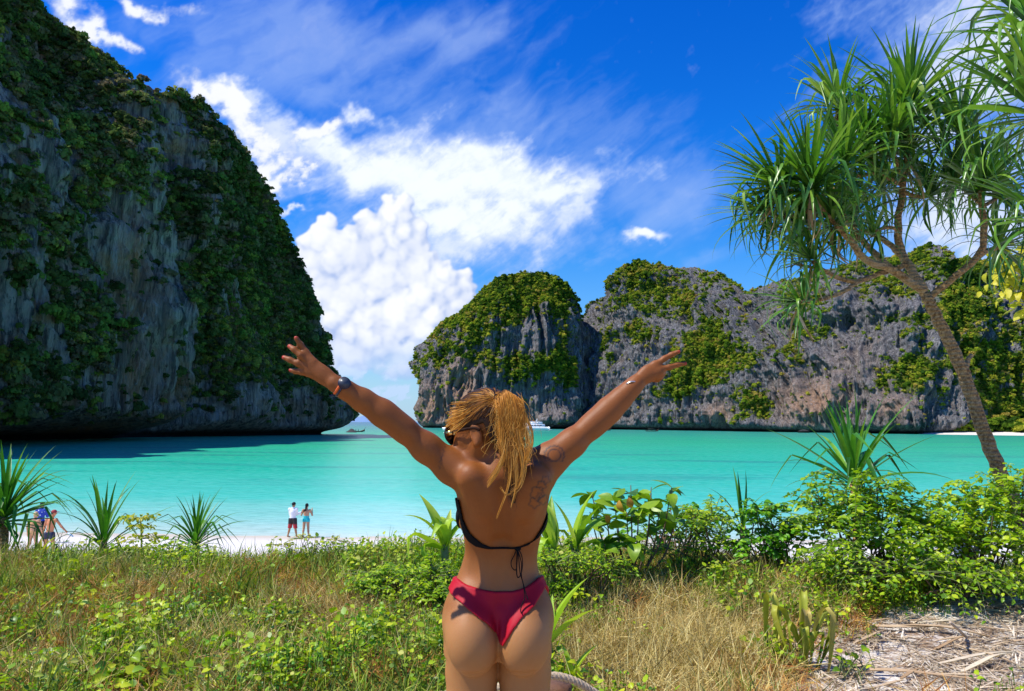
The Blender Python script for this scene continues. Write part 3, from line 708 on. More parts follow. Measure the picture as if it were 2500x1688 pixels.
def oval_geo(L, w, cup=0.25, curl=0.3, n=5, point=1.0, notch=0.0):
    """broad leaf with midrib fold, from origin along +Y"""
    t = np.linspace(0, 1, n)
    wd = w * 0.5 * np.sin(np.pi * np.clip(t, 0.03, 0.985) ** (0.85 + 0.25 * point)) ** (0.75 + 0.25 * point)
    ang = -curl * t
    y = L * t * np.cos(ang); z = L * t * np.sin(ang) * 0.8
    V = np.zeros((n, 5, 3))
    for k, s in enumerate((-1, -0.55, 0, 0.55, 1)):
        V[:, k, 0] = s * wd; V[:, k, 1] = y + (notch * L * (abs(s)) * (t > 0.9)); V[:, k, 2] = z + cup * wd * abs(s) ** 1.3
    i = np.arange(n - 1)[:, None] * 5 + np.arange(4)[None, :]
    F = np.stack([i, i + 1, i + 6, i + 5], -1).reshape(-1, 4)
    return V.reshape(-1, 3), F
def leaf_meshes(name, geos, mat):
    out = []
    for i, (V, F) in enumerate(geos):
        for sh in (0.15, 0.5, 0.85):
            out.append(make_mesh(name, V, F, mat, True, {'shade': np.full(len(V), sh)}))
    return out
def dirmat(d, roll=0.0):
    """rotation taking +Y to d with +Z as up as possible"""
    d = np.asarray(d, float); d = d / np.linalg.norm(d)
    up = np.array([0, 0, 1.0])
    if abs(d[2]) > 0.985: up = np.array([0.3, -0.9, 0.2])
    x = np.cross(d, up); x /= np.linalg.norm(x); z = np.cross(x, d)
    M = np.stack([x, d, z], 1)
    if roll:
        c, s = math.cos(roll), math.sin(roll); M = M @ np.array([[c, 0, s], [0, 1, 0], [-s, 0, c]])
    return M
class Leaves:
    """places leaves: the first `limit` (largest on the picture) as parts, the rest joined into one part"""
    def __init__(s): s.items = []
    def add(s, pos, d, scale, kind, roll=0.0): s.items.append((np.array(pos, float), dirmat(d, roll), scale, kind))
    def finish(s, root, meshes, geos, mat, limit=300, name='leaf'):
        base = np.array(wloc(root))
        it = s.items
        def size(q):
            px, py = proj(q[0]); dist = max(1.0, q[0][1]); tip = q[0] + q[1][:, 1] * 0.1 * q[2]; a, b = proj(tip)
            vis = 1.0 if (-60 < px < 2560 and -60 < py < 1750) else 0.15
            return -q[2] / dist * vis
        it = sorted(it, key=size)
        for q in it[:limit]:
            me = meshes[q[3] * 3 + rnd.choice((0, 1, 1, 2))]
            o = bpy.data.objects.new(name, me); COL.objects.link(o); o.parent = root
            M = Matrix([list(r) for r in q[1] * q[2]]).to_4x4(); M.translation = Vector(q[0] - base); o.matrix_basis = M
        rest = it[limit:]
        if rest:
            Vs, Fs, Ss, n = [], [], [], 0
            for q in rest:
                V, F = geos[q[3]]
                Vs.append((V * q[2]) @ q[1].T + q[0] - base); Fs.append(F + n); n += len(V); Ss.append(np.full(len(V), rnd.random()))
            link('foliage', make_mesh('foliage', np.concatenate(Vs), np.concatenate(Fs), mat, True, {'shade': np.concatenate(Ss)}), root, kind='stuff')

# ------------------------------------------------------------------ screw pines
def mat_bark():
    m, t, out = new_mat('screwpine_bark')
    pos = t.add('ShaderNodeTexCoord').outputs['Object']
    sep = t.add('ShaderNodeSeparateXYZ', {0: pos})
    rings = t.math('SINE', t.math('ADD', t.math('MULTIPLY', sep.outputs[2], 150.0), t.math('MULTIPLY', t.noise(pos, 6, 3), 9.0)))
    n = t.noise(pos, 38, 6, 0.7)
    c = t.mix(t.ss(n, 0.35, 0.65), (0.17, 0.09, 0.035), (0.56, 0.36, 0.16))
    c = t.mix(t.ss(rings, 0.2, 0.95, 0, 0.25), c, (0.10, 0.055, 0.025))
    c = t.mix(t.ss(t.noise(pos, 3.0, 4), 0.5, 0.7, 0, 0.5), c, (0.50, 0.38, 0.22))
    b = t.add('ShaderNodeBsdfPrincipled', {'Base Color': c, 'Roughness': 0.85, 'Specular IOR Level': 0.25})
    h = t.math('ADD', t.math('MULTIPLY', rings, 0.5), t.math('MULTIPLY', n, 1.2))
    bp = t.add('ShaderNodeBump', {'Height': h, 'Strength': 0.9, 'Distance': 0.012}); t.l.new(bp.outputs[0], b.inputs['Normal'])
    t.l.new(b.outputs[0], out.inputs[0]); return m
M_BARK = mat_bark()
PG = [strap_geo(1.0, 0.050, 0.5, 9, 0.45, 0.05), strap_geo(1.0, 0.052, 1.5, 10, 0.4, 0.1), strap_geo(1.0, 0.053, 0.5, 11, 0.4, 0.1, kink=(0.5, 1.3)),
      strap_geo(1.0, 0.050, 2.3, 10, 0.35, 0.2, twist=0.5), strap_geo(1.0, 0.056, 0.3, 11, 0.4, 0.0, kink=(0.38, 1.7), twist=-0.4)]
PM = leaf_meshes('leaf', PG, M_PAND)
PMN = leaf_meshes('leaf', PG, M_PANDN)
def rosette(LV, c, axis, n, L, spread=1.0, dead=0, g=rnd, up=0.1):
    """spiral head of strap leaves: inner ones upright, outer ones arching over"""
    c = np.asarray(c, float); axis = np.asarray(axis, float); axis = axis / np.linalg.norm(axis)
    A = dirmat(axis); e1, e2 = A[:, 0], A[:, 2]
    for i in range(n):
        f = (i + 0.5) / n
        a = i * 2.39996 + g.uniform(-0.25, 0.25)
        tilt = (0.12 + 1.75 * f ** 0.9) * spread + g.uniform(-0.12, 0.12)
        d = axis * math.cos(tilt) + (e1 * math.cos(a) + e2 * math.sin(a)) * math.sin(tilt)
        kind = 0 if f < 0.3 else g.choice((0, 1, 1, 2, 2, 4)) if f < 0.75 else g.choice((1, 2, 3, 3, 4))
        l = L * (0.75 + 0.35 * math.sin(math.pi * (0.15 + 0.75 * f))) * g.uniform(0.8, 1.15)
        LV.add(c - axis * (0.10 * f) + d * 0.015, d, l, kind, g.uniform(-0.35, 0.35))
def bough(mb, pts, r0, r1, n=16, sides=9):
    p = smooth_path(pts, n); p = p + np.array([[0.006 * math.sin(i * 1.7), 0.006 * math.cos(i * 2.3), 0] for i in range(n)])
    mb.tube(p, [r0, (r0 + r1) / 2, r1], sides)
def build_big_screwpine():
    Y = 7.6
    root = empty('screwpine_tree', P(2475, 1262, Y) * [1, 1, 0] + [0, 0, 4.05], label='tall screw pine with leaning trunk and spiky leaf heads above the bushes', cat='tree')
    pt = lambda x, y, dy=0: P(x, y, Y + dy)
    tr = MB(); bough(tr, [pt(2520, 1330), pt(2475, 1235), pt(2436, 1140), pt(2400, 1050), pt(2357, 925), pt(2320, 840), pt(2287, 775), pt(2261, 722)], 0.076, 0.054, 40, 14)
    bough(tr, [pt(2352, 912), pt(2362, 885), pt(2372, 866)], 0.034, 0.02, 5, 7)
    tr.build('trunk', M_BARK, root, True)
    for side in (-1, 0.2, 1):      # prop roots
        mb = MB(); a = pt(2455 + 12 * side, 1175); b = a * [1, 1, 0] + np.array([side * 0.28, -0.05 + 0.2 * abs(side), 4.0]); bough(mb, [a, (a + b) / 2 + [side * 0.07, 0, 0.05], b], 0.035, 0.028, 10, 7)
        mb.build('prop_root', M_BARK, root, True)
    B = {'a': ([(2262, 726, 0), (2249, 708, 0), (2173, 657, -.1), (2117, 637, -.2), (2068, 578, -.3), (2040, 548, -.35)], .052, .028),
         'b': ([(2178, 660, -.1), (2117, 601, .0), (2087, 561, .1), (2058, 520, .15)], .036, .026),
         'c': ([(2255, 712, 0), (2222, 655, .1), (2199, 612, .2), (2192, 550, .25), (2203, 470, .3), (2212, 390, .3)], .054, .030),
         'd': ([(2208, 632, .15), (2158, 586, .3), (2107, 561, .4), (2085, 540, .45)], .034, .026),
         'e': ([(2199, 600, .2), (2188, 562, .1), (2163, 556, .0), (2138, 566, -.05)], .022, .018),
         'f': ([(2214, 645, .1), (2170, 662, .05), (2148, 668, 0), (2092, 688, -.2), (2046, 678, -.3), (2005, 657, -.4), (1985, 640, -.45)], .030, .020),
         'g': ([(2094, 688, -.2), (2056, 714, -.3), (1995, 734, -.4), (1955, 736, -.45)], .024, .018),
         'h': ([(2270, 724, 0), (2300, 702, -.05), (2341, 668, -.1), (2389, 624, -.15), (2403, 571, -.2), (2397, 500, -.2), (2395, 465, -.2)], .038, .030),
         'i': ([(2388, 626, -.15), (2412, 612, 0), (2442, 604, .15)], .026, .022),
         'j': ([(2212, 400, .3), (2222, 340, .1), (2219, 285, 0)], .030, .026),
         'k': ([(2058, 520, .15), (2030, 440, .2), (2045, 330, .3), (2046, 270, .3)], .026, .022),
         'l': ([(2042, 550, -.35), (1995, 500, -.5), (1975, 470, -.55)], .026, .022),
         'm': ([(1998, 503, -.5), (1940, 470, -.4), (1905, 455, -.4)], .022, .018),
         'n': ([(2203, 470, .3), (2240, 480, .5), (2268, 478, .55)], .024, .02),
         'o': ([(2205, 455, .3), (2150, 420, .1), (2120, 375, 0)], .024, .02),
         'q': ([(2150, 420, .1), (2090, 430, -.2), (2060, 405, -.3)], .02, .016), 'r': ([(2203, 450, .3), (2185, 380, 0), (2180, 335, -.2)], .02, .016), 's': ([(2397, 500, -.2), (2360, 470, .2), (2332, 445, .4)], .02, .016), 't': ([(2003, 500, -.5), (1930, 530, -.3), (1868, 522, -.1)], .02, .014), 'u': ([(2005, 657, -.4), (1965, 650, -.3), (1935, 642, -.2)], .018, .014), 'v': ([(2397, 505, -.2), (2425, 490, .1), (2438, 475, .2)], .022, .016),
         'p': ([(2396, 480, -.2), (2380, 400, .2), (2350, 330, .3)], .024, .02)}
    for pts, r0, r1 in B.values():
        mb = MB(); bough(mb, [pt(*q) for q in pts], r0 * 0.95, r1, 22, 9); mb.build('branch', M_BARK, root, True)
    LV = Leaves()
    heads = [((2219, 262, 0), (0.05, -.3, 1), 62, 1.05), ((2046, 255, .3), (-.1, .1, 1), 44, .92), ((1978, 452, -.55), (-.35, -.5, .8), 60, .98), ((1895, 450, -.4), (-.8, -.1, .55), 46, .90),
             ((2030, 540, -.35), (-.5, -.4, .7), 40, .75), ((1978, 632, -.45), (-.7, -.3, .3), 34, .68), ((1945, 738, -.45), (-.8, -.2, .05), 26, .60), ((2058, 505, .15), (-.1, .3, .8), 36, .85),
             ((2080, 530, .45), (0, .5, .8), 34, .85), ((2212, 375, .3), (.1, .4, .9), 34, .9), ((2395, 450, -.2), (.1, -.3, 1), 52, .95), ((2448, 600, .15), (.7, .2, .3), 40, .8),
             ((2272, 476, .55), (.6, .3, .6), 34, .8), ((2115, 365, 0), (-.3, -.5, .8), 52, .95), ((2345, 315, .3), (.1, .1, 1), 46, 1.0), ((2130, 568, -.05), (-.6, -.5, .3), 22, .6), ((1950, 545, -.2), (-.7, .2, .4), 40, .85), ((2150, 450, .4), (-.1, .5, .9), 34, .9), ((2060, 400, -.3), (-.3, -.6, .8), 44, .9), ((2180, 330, -.2), (0, -.5, .9), 40, .95), ((2330, 440, .4), (.1, .2, .9), 40, .9), ((2440, 470, .2), (.5, .1, .8), 30, .85), ((1860, 520, -.1), (-.9, -.1, .3), 30, .75)]
    for (q, ax, n, L) in heads: rosette(LV, pt(*q), ax, int(n * 1.6), L * .84)
    LV.finish(root, PM, PG, M_PAND, 300)
    # skirts of old dry leaves under some heads
    DL = Leaves()
    for (q, ax, n, L) in heads[1:10]:
        for i in range(5): DL.add(pt(*q) + np.array([0, 0, -0.08]), (rnd.uniform(-.5, .5), rnd.uniform(-.5, .5), -1), L * rnd.uniform(.45, .8), rnd.choice((0, 1, 3)), rnd.uniform(-2, 2))
    DL.finish(root, leaf_meshes('dry_leaf', PG, M_DRYLEAF), PG, M_DRYLEAF, 60, 'dry_leaf')
build_big_screwpine()

def build_right_screwpine():
    Y = 6.2
    b = P(2760, 1500, Y); b[2] = 4.2
    root = empty('screwpine_tree', b, label='second screw pine whose long leaves hang in at the top right corner', cat='tree')
    pt = lambda x, y, dy=0: P(x, y, Y + dy)
    mb = MB(); bough(mb, [b, pt(2740, 1100), pt(2680, 700), pt(2640, 420), pt(2600, 260)], .10, .05, 30, 12); mb.build('trunk', M_BARK, root, True)
    mb = MB(); bough(mb, [pt(2660, 560), pt(2600, 480), pt(2560, 400), pt(2540, 300)], .045, .035, 14, 9); mb.build('branch', M_BARK, root, True)
    mb = MB(); bough(mb, [pt(2640, 420), pt(2580, 280), pt(2545, 130)], .045, .035, 14, 9); mb.build('branch', M_BARK, root, True)
    mb = MB(); bough(mb, [pt(2690, 760), pt(2620, 640), pt(2570, 560)], .045, .035, 14, 9); mb.build('branch', M_BARK, root, True)
    LV = Leaves()
    rosette(LV, pt(2545, 95), (-.3, -.3, .9), 56, 1.0); rosette(LV, pt(2535, 270), (-.5, -.2, .8), 52, 1.0); rosette(LV, pt(2600, 230), (.2, 0, 1), 40, 1.05); rosette(LV, pt(2560, 530), (-.5, .1, .7), 40, .85)
    rosette(LV, pt(2500, 20, .5), (-.2, .1, 1), 40, .9)
    LV.finish(root, PM, PG, M_PAND, 110)
build_right_screwpine()

YG = [strap_geo(1.0, 0.056, 0.35, 9, 0.5, 0.05), strap_geo(1.0, 0.056, 1.0, 10, 0.45, 0.1), strap_geo(1.0, 0.058, 0.4, 11, 0.4, 0.1, kink=(0.55, 1.1)), strap_geo(1.0, 0.052, 1.9, 10, 0.4, 0.15, twist=0.4), strap_geo(1.0, 0.052, 0.25, 11, 0.4, 0, kink=(0.45, 1.5))]
YM = leaf_meshes('leaf', YG, M_PANDN)
def young_screwpine(px, py, Y, n, L, label, axis=(0, 0, 1), spread=0.8, group='young screw pines along the beach edge', dead=0):
    c = P(px, py, Y); g0 = float(ground_z(c[0], c[1]))
    root = empty('young_screwpine', (c[0], c[1], g0), label=label, cat='screw pine', group=group)
    mb = MB(); mb.tube(smooth_path([(c[0], c[1], g0 - .05), (c[0] + .02, c[1], (g0 + c[2]) / 2), c], 8), [.045, .035], 8); mb.build('stem', M_BARK, root, True)
    LV = Leaves(); rosette(LV, c, axis, n, L, spread); LV.finish(root, YM, YG, M_PANDN, 80)
    return root
young_screwpine(10, 1255, 7.4, 96, .70, 'large screw pine clump cut by the left edge of the picture', (0.05, -.1, 1), 0.95)
young_screwpine(252, 1320, 7.7, 30, .66, 'young screw pine with few upright leaves left of the yellow sapling', (0.02, -.1, 1), 0.62)
young_screwpine(478, 1318, 7.9, 58, .54, 'small dense screw pine nearest to the couple on the beach', (0.02, -.05, 1), 0.85)
young_screwpine(2082, 1165, 7.0, 42, .84, 'screw pine with arching kinked leaves rising behind the big leafy bush', (-.12, -.1, 1), 0.78)
young_screwpine(1812, 1285, 7.4, 9, .55, 'sparse screw pine shoot with a few thin leaves right of the shrubs', (0, 0, 1), 0.55)

# ------------------------------------------------------------------ yellow sapling, lilies, shrubs
OG = [oval_geo(1.0, 0.62, 0.25, 0.35), oval_geo(1.0, 0.55, 0.12, 0.9), oval_geo(1.0, 0.70, 0.4, 0.1)]
M_OVAL = leaf_meshes('leaf', OG, M_LIME)
M_OVALG = leaf_meshes('leaf', OG, M_GREEN)
def sapling():
    Y = 7.3; top = P(343, 1262, Y); b = P(338, 1400, Y); b[2] = float(ground_z(b[0], b[1]))
    root = empty('sapling', b, label='yellow leaved sapling with tiered leaf umbrellas between two screw pines', cat='sapling')
    mb = MB(); mb.tube(smooth_path([b, (b + top) / 2 + [.02, 0, 0], top], 10), [.012, .006], 7); mb.build('stem', M_YSTEM, root, True)
    LV = Leaves(); tw = MB()
    for (ty, r, n) in ((1262, .15, 80), (1285, .12, 40), (1312, .22, 80), (1342, .28, 90), (1372, .24, 70)):
        c = P(342, ty, Y)
        for i in range(n):
            a = rnd.uniform(0, 6.28); q = r * math.sqrt(rnd.random()); p = c + np.array([math.cos(a) * q, math.sin(a) * q, rnd.uniform(-.02, .02)])
            if i % 5 == 0: tw.tube(smooth_path([c - [0, 0, .02], (c + p) / 2, p], 4), .002, 4, cap=False)
            LV.add(p, (math.cos(a), math.sin(a), rnd.uniform(-.5, .15)), rnd.uniform(.035, .06), rnd.randrange(2), rnd.uniform(-.8, .8))
    tw.build('twig', M_YSTEM, root)
    LV.finish(root, leaf_meshes('leaf', OG, M_YELLOW), OG, M_YELLOW, 110)
sapling()

LG = [strap_geo(1.0, 0.25, 0.5, 11, 0.55, 0.0, wmax=0.3), strap_geo(1.0, 0.25, 0.2, 12, 0.5, 0.05, kink=(0.55, 1.9)), strap_geo(1.0, 0.21, 1.3, 11, 0.45, 0.1, wmax=.3), strap_geo(1.0, .26, .1, 12, .5, 0, kink=(.35, 2.2), wmax=.3)]
LM = leaf_meshes('leaf', LG, M_LILY)
def lily(px, py, Y, leaves, label, stump=0.04, mm=None, gg=None, mat=None, name='beach_lily', cat='lily plant', group='broad leaved beach lilies'):
    c = P(px, py, Y); g0 = float(ground_z(c[0], c[1])); c[2] = max(g0 + 0.03, c[2])
    root = empty(name, (c[0], c[1], g0), label=label, cat=cat, group=group)
    mb = MB(); mb.tube(smooth_path([(c[0], c[1], g0 - .04), (c[0] + .01, c[1], (g0 + c[2]) / 2), c + [0, 0, 0.05]], 6), [stump, stump * .7], 9); mb.build('stem', M_STEM, root, True)
    LV = Leaves()
    for (dx, dy, dz, L, k) in leaves: LV.add(c, (dx, dy, dz), L, k, rnd.uniform(-.5, .5))
    LV.finish(root, mm or LM, gg or LG, mat or M_LILY, 80)
lily(1085, 1345, 6.0, [(-.35, .1, 1, .50, 0), (-.55, 0, .9, .46, 2), (-.9, -.1, .45, .48, 1), (-.15, .2, 1, .42, 1), (.2, .1, 1, .40, 1), (.5, -.1, .9, .38, 0), (-1, -.2, .3, .42, 3), (-.1, -.3, .9, .38, 1), (.1, .2, 1, .34, 0)], 'pale green lily with torn and folded leaves at the left of the woman')
lily(1345, 1350, 6.0, [(-.35, .1, 1, .50, 0), (-.15, -.1, 1, .42, 0), (.1, .1, 1, .44, 2), (-.5, .2, .9, .42, 1), (-.3, -.3, .8, .36, 3), (0, .3, 1, .48, 0)], 'lily with upright torn leaves just right of the woman')
lily(1405, 1350, 6.1, [(.15, .1, 1, .52, 0), (.3, -.1, .9, .44, 0), (-.25, 0, 1, .46, 0), (.5, .1, .8, .46, 2), (-.5, .2, .8, .34, 1), (.9, -.1, .5, .34, 1)], 'lily with two broad leaf blades standing against the pale water')
lily(1335, 1585, 4.3, [(.38, .0, 1, .46, 0), (.8, -.1, .95, .36, 0), (-.2, .1, 1, .32, 2), (.1, .2, 1, .30, 0)], 'small lily with one long bright twisted leaf beside the hips of the woman')
lily(1385, 1690, 4.25, [(.5, .1, 1, .30, 0), (-.3, 0, 1, .24, 2), (-.6, -.1, .9, .22, 1), (.05, -.1, 1, .26, 2), (.8, 0, .8, .24, 1)], 'low lily shoot behind the rope at the thighs of the woman')
lily(1095, 1590, 4.7, [(-.8, 0, .45, .26, 0), (-.5, .1, .7, .2, 2), (.6, 0, .8, .2, 0)], 'little strap leaf shoot at the left hip of the woman')
# yellow strap leaves by the walking man
YLG = leaf_meshes('leaf', LG, M_YELLOW)
lily(95, 1385, 6.9, [(-.05, 0, 1, .26, 0), (.35, 0, 1, .24, 0), (.15, .1, 1, .32, 2), (-.6, 0, .7, .22, 2)], 'yellow strap leaved seedling in front of the walking man', 0.015, YLG, LG, M_YELLOW, 'yellow_seedling', 'seedling', None)

WG = [strap_geo(1.0, 0.075, 0.1, 22, 0.9, 0.0, kink=(0.46, 2.9), wmax=.6, tip=.8, base_w=.35), strap_geo(1.0, 0.055, 0.3, 22, 0.9, 0.0, kink=(0.42, 2.7), wmax=.6, base_w=.3, twist=1.0), strap_geo(1.0, 0.09, .2, 22, .9, 0, kink=(.40, 2.8), wmax=.6, base_w=.3, twist=-.6)]
WM = leaf_meshes('leaf', WG, M_WILT)
lily(1965, 1610, 4.75, [(-.5, -.1, 1, .78, 0), (-.15, -.45, 1, .60, 2), (.22, -.35, 1, .86, 1), (.5, -.05, 1, .70, 0), (-.35, .2, 1, .52, 1), (.1, .2, 1, .92, 1), (.35, -.4, 1, .50, 2), (-.4, -.3, 1, .64, 1), (0, -.5, 1, .45, 0), (.7, -.2, .8, .46, 1), (-.8, -.1, .8, .50, 1), (.05, -.1, 1, .70, 2)], 'wilted lily with limp leaves hanging straight down beside the bare sand', 0.014, WM, WG, M_WILT, 'wilted_lily', 'wilted plant', None)
lily(1900, 1600, 4.8, [(-.1, -.1, 1, .80, 0), (.06, .05, 1, .66, 1)], 'smaller wilted stalk with a single folded leaf left of the wilted lily', 0.014, WM, WG, M_WILT, 'wilted_lily', 'wilted plant', None)

# sea almond shrub and companions
AG = [oval_geo(1.0, .58, .18, .35, 6, .3), oval_geo(1.0, .55, .3, .9, 6, .3), oval_geo(1.0, .6, -.1, .2, 6, .3)]
AM = leaf_meshes('leaf', AG, mat_leaf('almond_leaf', [(0.03, 0.11, 0.012), (0.12, 0.28, 0.015), (0.30, 0.46, 0.02), (0.42, 0.55, 0.03)], 0.38, 0.36))
def almond_shrub():
    Y = 6.4; b = P(1545, 1395, Y); b[2] = float(ground_z(b[0], b[1]))
    root = empty('sea_almond_shrub', b, label='shrub with large round glossy leaves and one brown leaf right of the woman', cat='shrub')
    LV = Leaves(); BR = Leaves()
    tips = [(1590, 1205, 0), (1540, 1185, .1), (1640, 1190, -.1), (1500, 1215, -.1), (1445, 1205, 0), (1560, 1235, -.2), (1480, 1260, -.2), (1610, 1250, 0), (1510, 1290, -.3), (1440, 1250, .1), (1650, 1260, .1), (1555, 1320, -.3), (1475, 1330, -.3), (1590, 1190, .2), (1530, 1250, .1)]
    for (x, y, dy) in tips:
        tp = P(x, y, Y + dy); mb = MB(); mid = (b + tp) / 2 + np.array([(tp[0] - b[0]) * .2, 0, -.04])
        mb.tube(smooth_path([b, mid, tp], 9), [.011, .004], 6); mb.build('stem', M_TWIG, root, True)
        for i in range(9):
            a = i * 2.4 + rnd.random(); el = rnd.uniform(-.35, .75)
            LV.add(tp - (tp - mid) * rnd.uniform(0, .35), (math.cos(a), math.sin(a), el), rnd.uniform(.11, .21), rnd.choice((0, 0, 1, 2)), rnd.uniform(-.9, .9))
    LV.finish(root, AM, AG, M_LIME, 200)
    for (x, y, L) in ((1512, 1222, .12), (1535, 1215, .11), (1480, 1255, .10)): BR.add(P(x, y, Y - .25), (rnd.uniform(-.3, .5), -.4, -.8), L, 1, .5)
    BR.finish(root, leaf_meshes('brown_leaf', AG, mat_leaf('rusty_leaf', [(.22, .09, .02), (.55, .28, .03), (.7, .5, .05)], .6, .2)), AG, M_DRYLEAF, 10, 'brown_leaf')
almond_shrub()

def bushy(name, label, cat, centers, b, Y, nleaf, lsize, limit, mm, gg, mat, nstem=14, arch=0.5, group=None, seed=3, pinnate=True, gap=0.0, thick=1.0):
    """bush of arching stems; leaves set in rows along the outer stems. centers: (px, py, rx_m, rz_m, dy) lumps"""
    g = random.Random(seed)
    B0 = P(b[0], b[1], Y); B0[2] = float(ground_z(B0[0], B0[1]))
    root = empty(name, B0, label=label, cat=cat, group=group)
    LV = Leaves(); main = MB(); tw = MB()
    for (cx, cy, rx, rz, dy) in centers:
        C = P(cx, cy, Y + dy)
        for k in range(nstem):
            a = g.uniform(0, 6.283); u = g.uniform(-.45, 1)
            e = np.array([math.cos(a) * math.sqrt(1 - u * u) * rx, math.sin(a) * math.sqrt(1 - u * u) * rx * .7, u * rz]) * g.uniform(.75, 1.12)
            tip = C + e; b1 = B0 + np.array([g.uniform(-.2, .2) + (C[0] - B0[0]) * .3, g.uniform(-.12, .12), 0.0]); b1[2] = float(ground_z(b1[0], b1[1]))
            mid = (b1 + C) / 2 + np.array([0, 0, .05]) + e * .3
            if k < 6: main.tube(smooth_path([b1, mid, tip - e * .3], 8), [.010 * thick, .004 * thick], 5)
            droop = tip + np.array([e[0] * .5, e[1] * .5, -arch * abs(rx) * g.uniform(0, .5)])
            path = smooth_path([C + e * .25, tip, droop], 8); tw.tube(path, [.0035, .0015], 4, cap=False)
            m = max(4, int(nleaf / nstem))
            for i in range(m):
                f = (i + g.random()) / m; q = f * 7; i0 = min(6, int(q)); p = path[i0] + (path[i0 + 1] - path[i0]) * (q - i0); d = path[min(7, i0 + 1)] - path[max(0, i0 - 1)]; d = d / np.linalg.norm(d)
                sd = np.cross(d, [0, 0, 1]); sd /= np.linalg.norm(sd) + 1e-6; s = 1 if i % 2 else -1
                jit = np.array([g.gauss(0, 1), g.gauss(0, 1), g.gauss(0, 1)]) * (0.008 if pinnate else .04)
                dd = sd * s + d * .4 + np.array([0, 0, g.uniform(-.35, .35)])
                LV.add(p + jit, dd, lsize * g.uniform(.65, 1.25), g.randrange(len(gg)), g.uniform(-.7, .7))
    main.build('stem', M_TWIG, root, True); tw.build('twig', M_STEM, root)
    LV.finish(root, mm, gg, mat, limit)
    return root
SG = [oval_geo(1.0, .72, .2, .3, 4, .2), oval_geo(1.0, .60, .35, .6, 4, .2), oval_geo(1.0, .8, .05, .2, 4, .1)]
SM = leaf_meshes('leaf', SG, M_LIME); SMG = leaf_meshes('leaf', SG, M_GREEN)
CG = [oval_geo(1.0, .45, .15, .4, 4, .2), oval_geo(1.0, .5, .1, .2, 4, .2)]
CM = leaf_meshes('leaf', CG, M_GREEN); CML = leaf_meshes('leaf', CG, M_LIME)
bushy('leafy_bush', 'big lime leaved bush under the arching screw pine leaves', 'bush', [(2090, 1215, .42, .28, 0), (2170, 1255, .42, .3, -.1), (2020, 1270, .38, .3, .1), (2110, 1320, .5, .34, -.3), (2230, 1330, .45, .34, -.2)], (2120, 1440), 6.5, 900, .050, 190, SM, SG, M_LIME, 42, .5, 'bushes at the right', 31)
bushy('leafy_bush', 'dense bush wrapped round the foot of the leaning trunk', 'bush', [(2400, 1245, .36, .25, 0), (2480, 1220, .3, .3, 0), (2350, 1320, .42, .32, -.2), (2450, 1340, .42, .34, -.3), (2300, 1300, .3, .26, .1)], (2380, 1450), 6.3, 860, .048, 170, SM, SG, M_LIME, 42, .5, 'bushes at the right', 32)
bushy('leafy_bush', 'lower front bush with drooping sprays over dark stems above the bare sand', 'bush', [(2200, 1395, .45, .2, -.2), (2340, 1420, .4, .2, -.2), (2060, 1390, .35, .22, 0), (2450, 1440, .34, .24, 0)], (2250, 1480), 6.0, 460, .042, 110, SM, SG, M_LIME, 36, .9, 'bushes at the right', 33)
bushy('vine_bush', 'bright green feathery bush between the round leaved shrub and the screw pine shoot', 'bush', [(1740, 1265, .22, .2, 0), (1690, 1290, .3, .2, 0), (1650, 1330, .32, .2, -.1), (1760, 1330, .25, .18, 0)], (1700, 1400), 6.7, 560, .038, 110, CML, CG, M_LIME, 24, .5, None, 34)
bushy('dark_bush', 'dark twiggy bush behind the round leaved shrub with sand showing through', 'bush', [(1640, 1262, .32, .16, .3), (1590, 1310, .3, .16, .3), (1710, 1260, .26, .12, .3)], (1640, 1390), 7.0, 330, .05, 90, SMG, SG, M_GREEN, 16, .4, None, 35)
bushy('vine_bush', 'fresh green feathery growth at the right side of the woman above the dry grass', 'bush', [(1400, 1365, .22, .14, 0), (1450, 1385, .26, .14, -.1), (1350, 1380, .2, .15, -.2), (1340, 1440, .18, .12, -.2)], (1400, 1440), 5.9, 420, .038, 110, CML, CG, M_LIME, 24, .4, None, 36)
bushy('vine_bush', 'fresh green feathery growth at the left side of the woman below the torn lily', 'bush', [(1000, 1400, .24, .1, 0), (940, 1410, .24, .08, 0), (1060, 1400, .2, .14, -.1), (1050, 1450, .2, .1, -.3), (900, 1440, .16, .07, -.2)], (1020, 1450), 5.9, 420, .038, 110, CML, CG, M_LIME, 24, .4, None, 37)
bushy('leafy_bush', 'round leaved green clump between the feathery bush and the lime bush', 'bush', [(1860, 1250, .16, .14, 0), (1890, 1290, .22, .18, 0), (1830, 1330, .25, .14, -.1), (1930, 1330, .22, .2, 0)], (1880, 1400), 6.6, 400, .05, 90, SMG, SG, M_GREEN, 20, .4, 'bushes at the right', 38)
bushy('beach_weed', 'feathery pale seedling standing right of the couple on the beach', 'weed', [(690, 1330, .12, .05, 0), (740, 1315, .12, .04, 0), (820, 1320, .12, .05, 0)], (740, 1390), 7.0, 60, .032, 60, leaf_meshes('leaf', CG, M_YELLOW), CG, M_YELLOW, 8, .2, None, 39, thick=.35)
bushy('vine_bush', 'green tuft growing at the foot of the young screw pine at the left', 'bush', [(285, 1360, .18, .1, 0), (340, 1370, .16, .09, 0)], (300, 1400), 7.1, 180, .05, 60, SM, SG, M_LIME, 14, .3, None, 40)
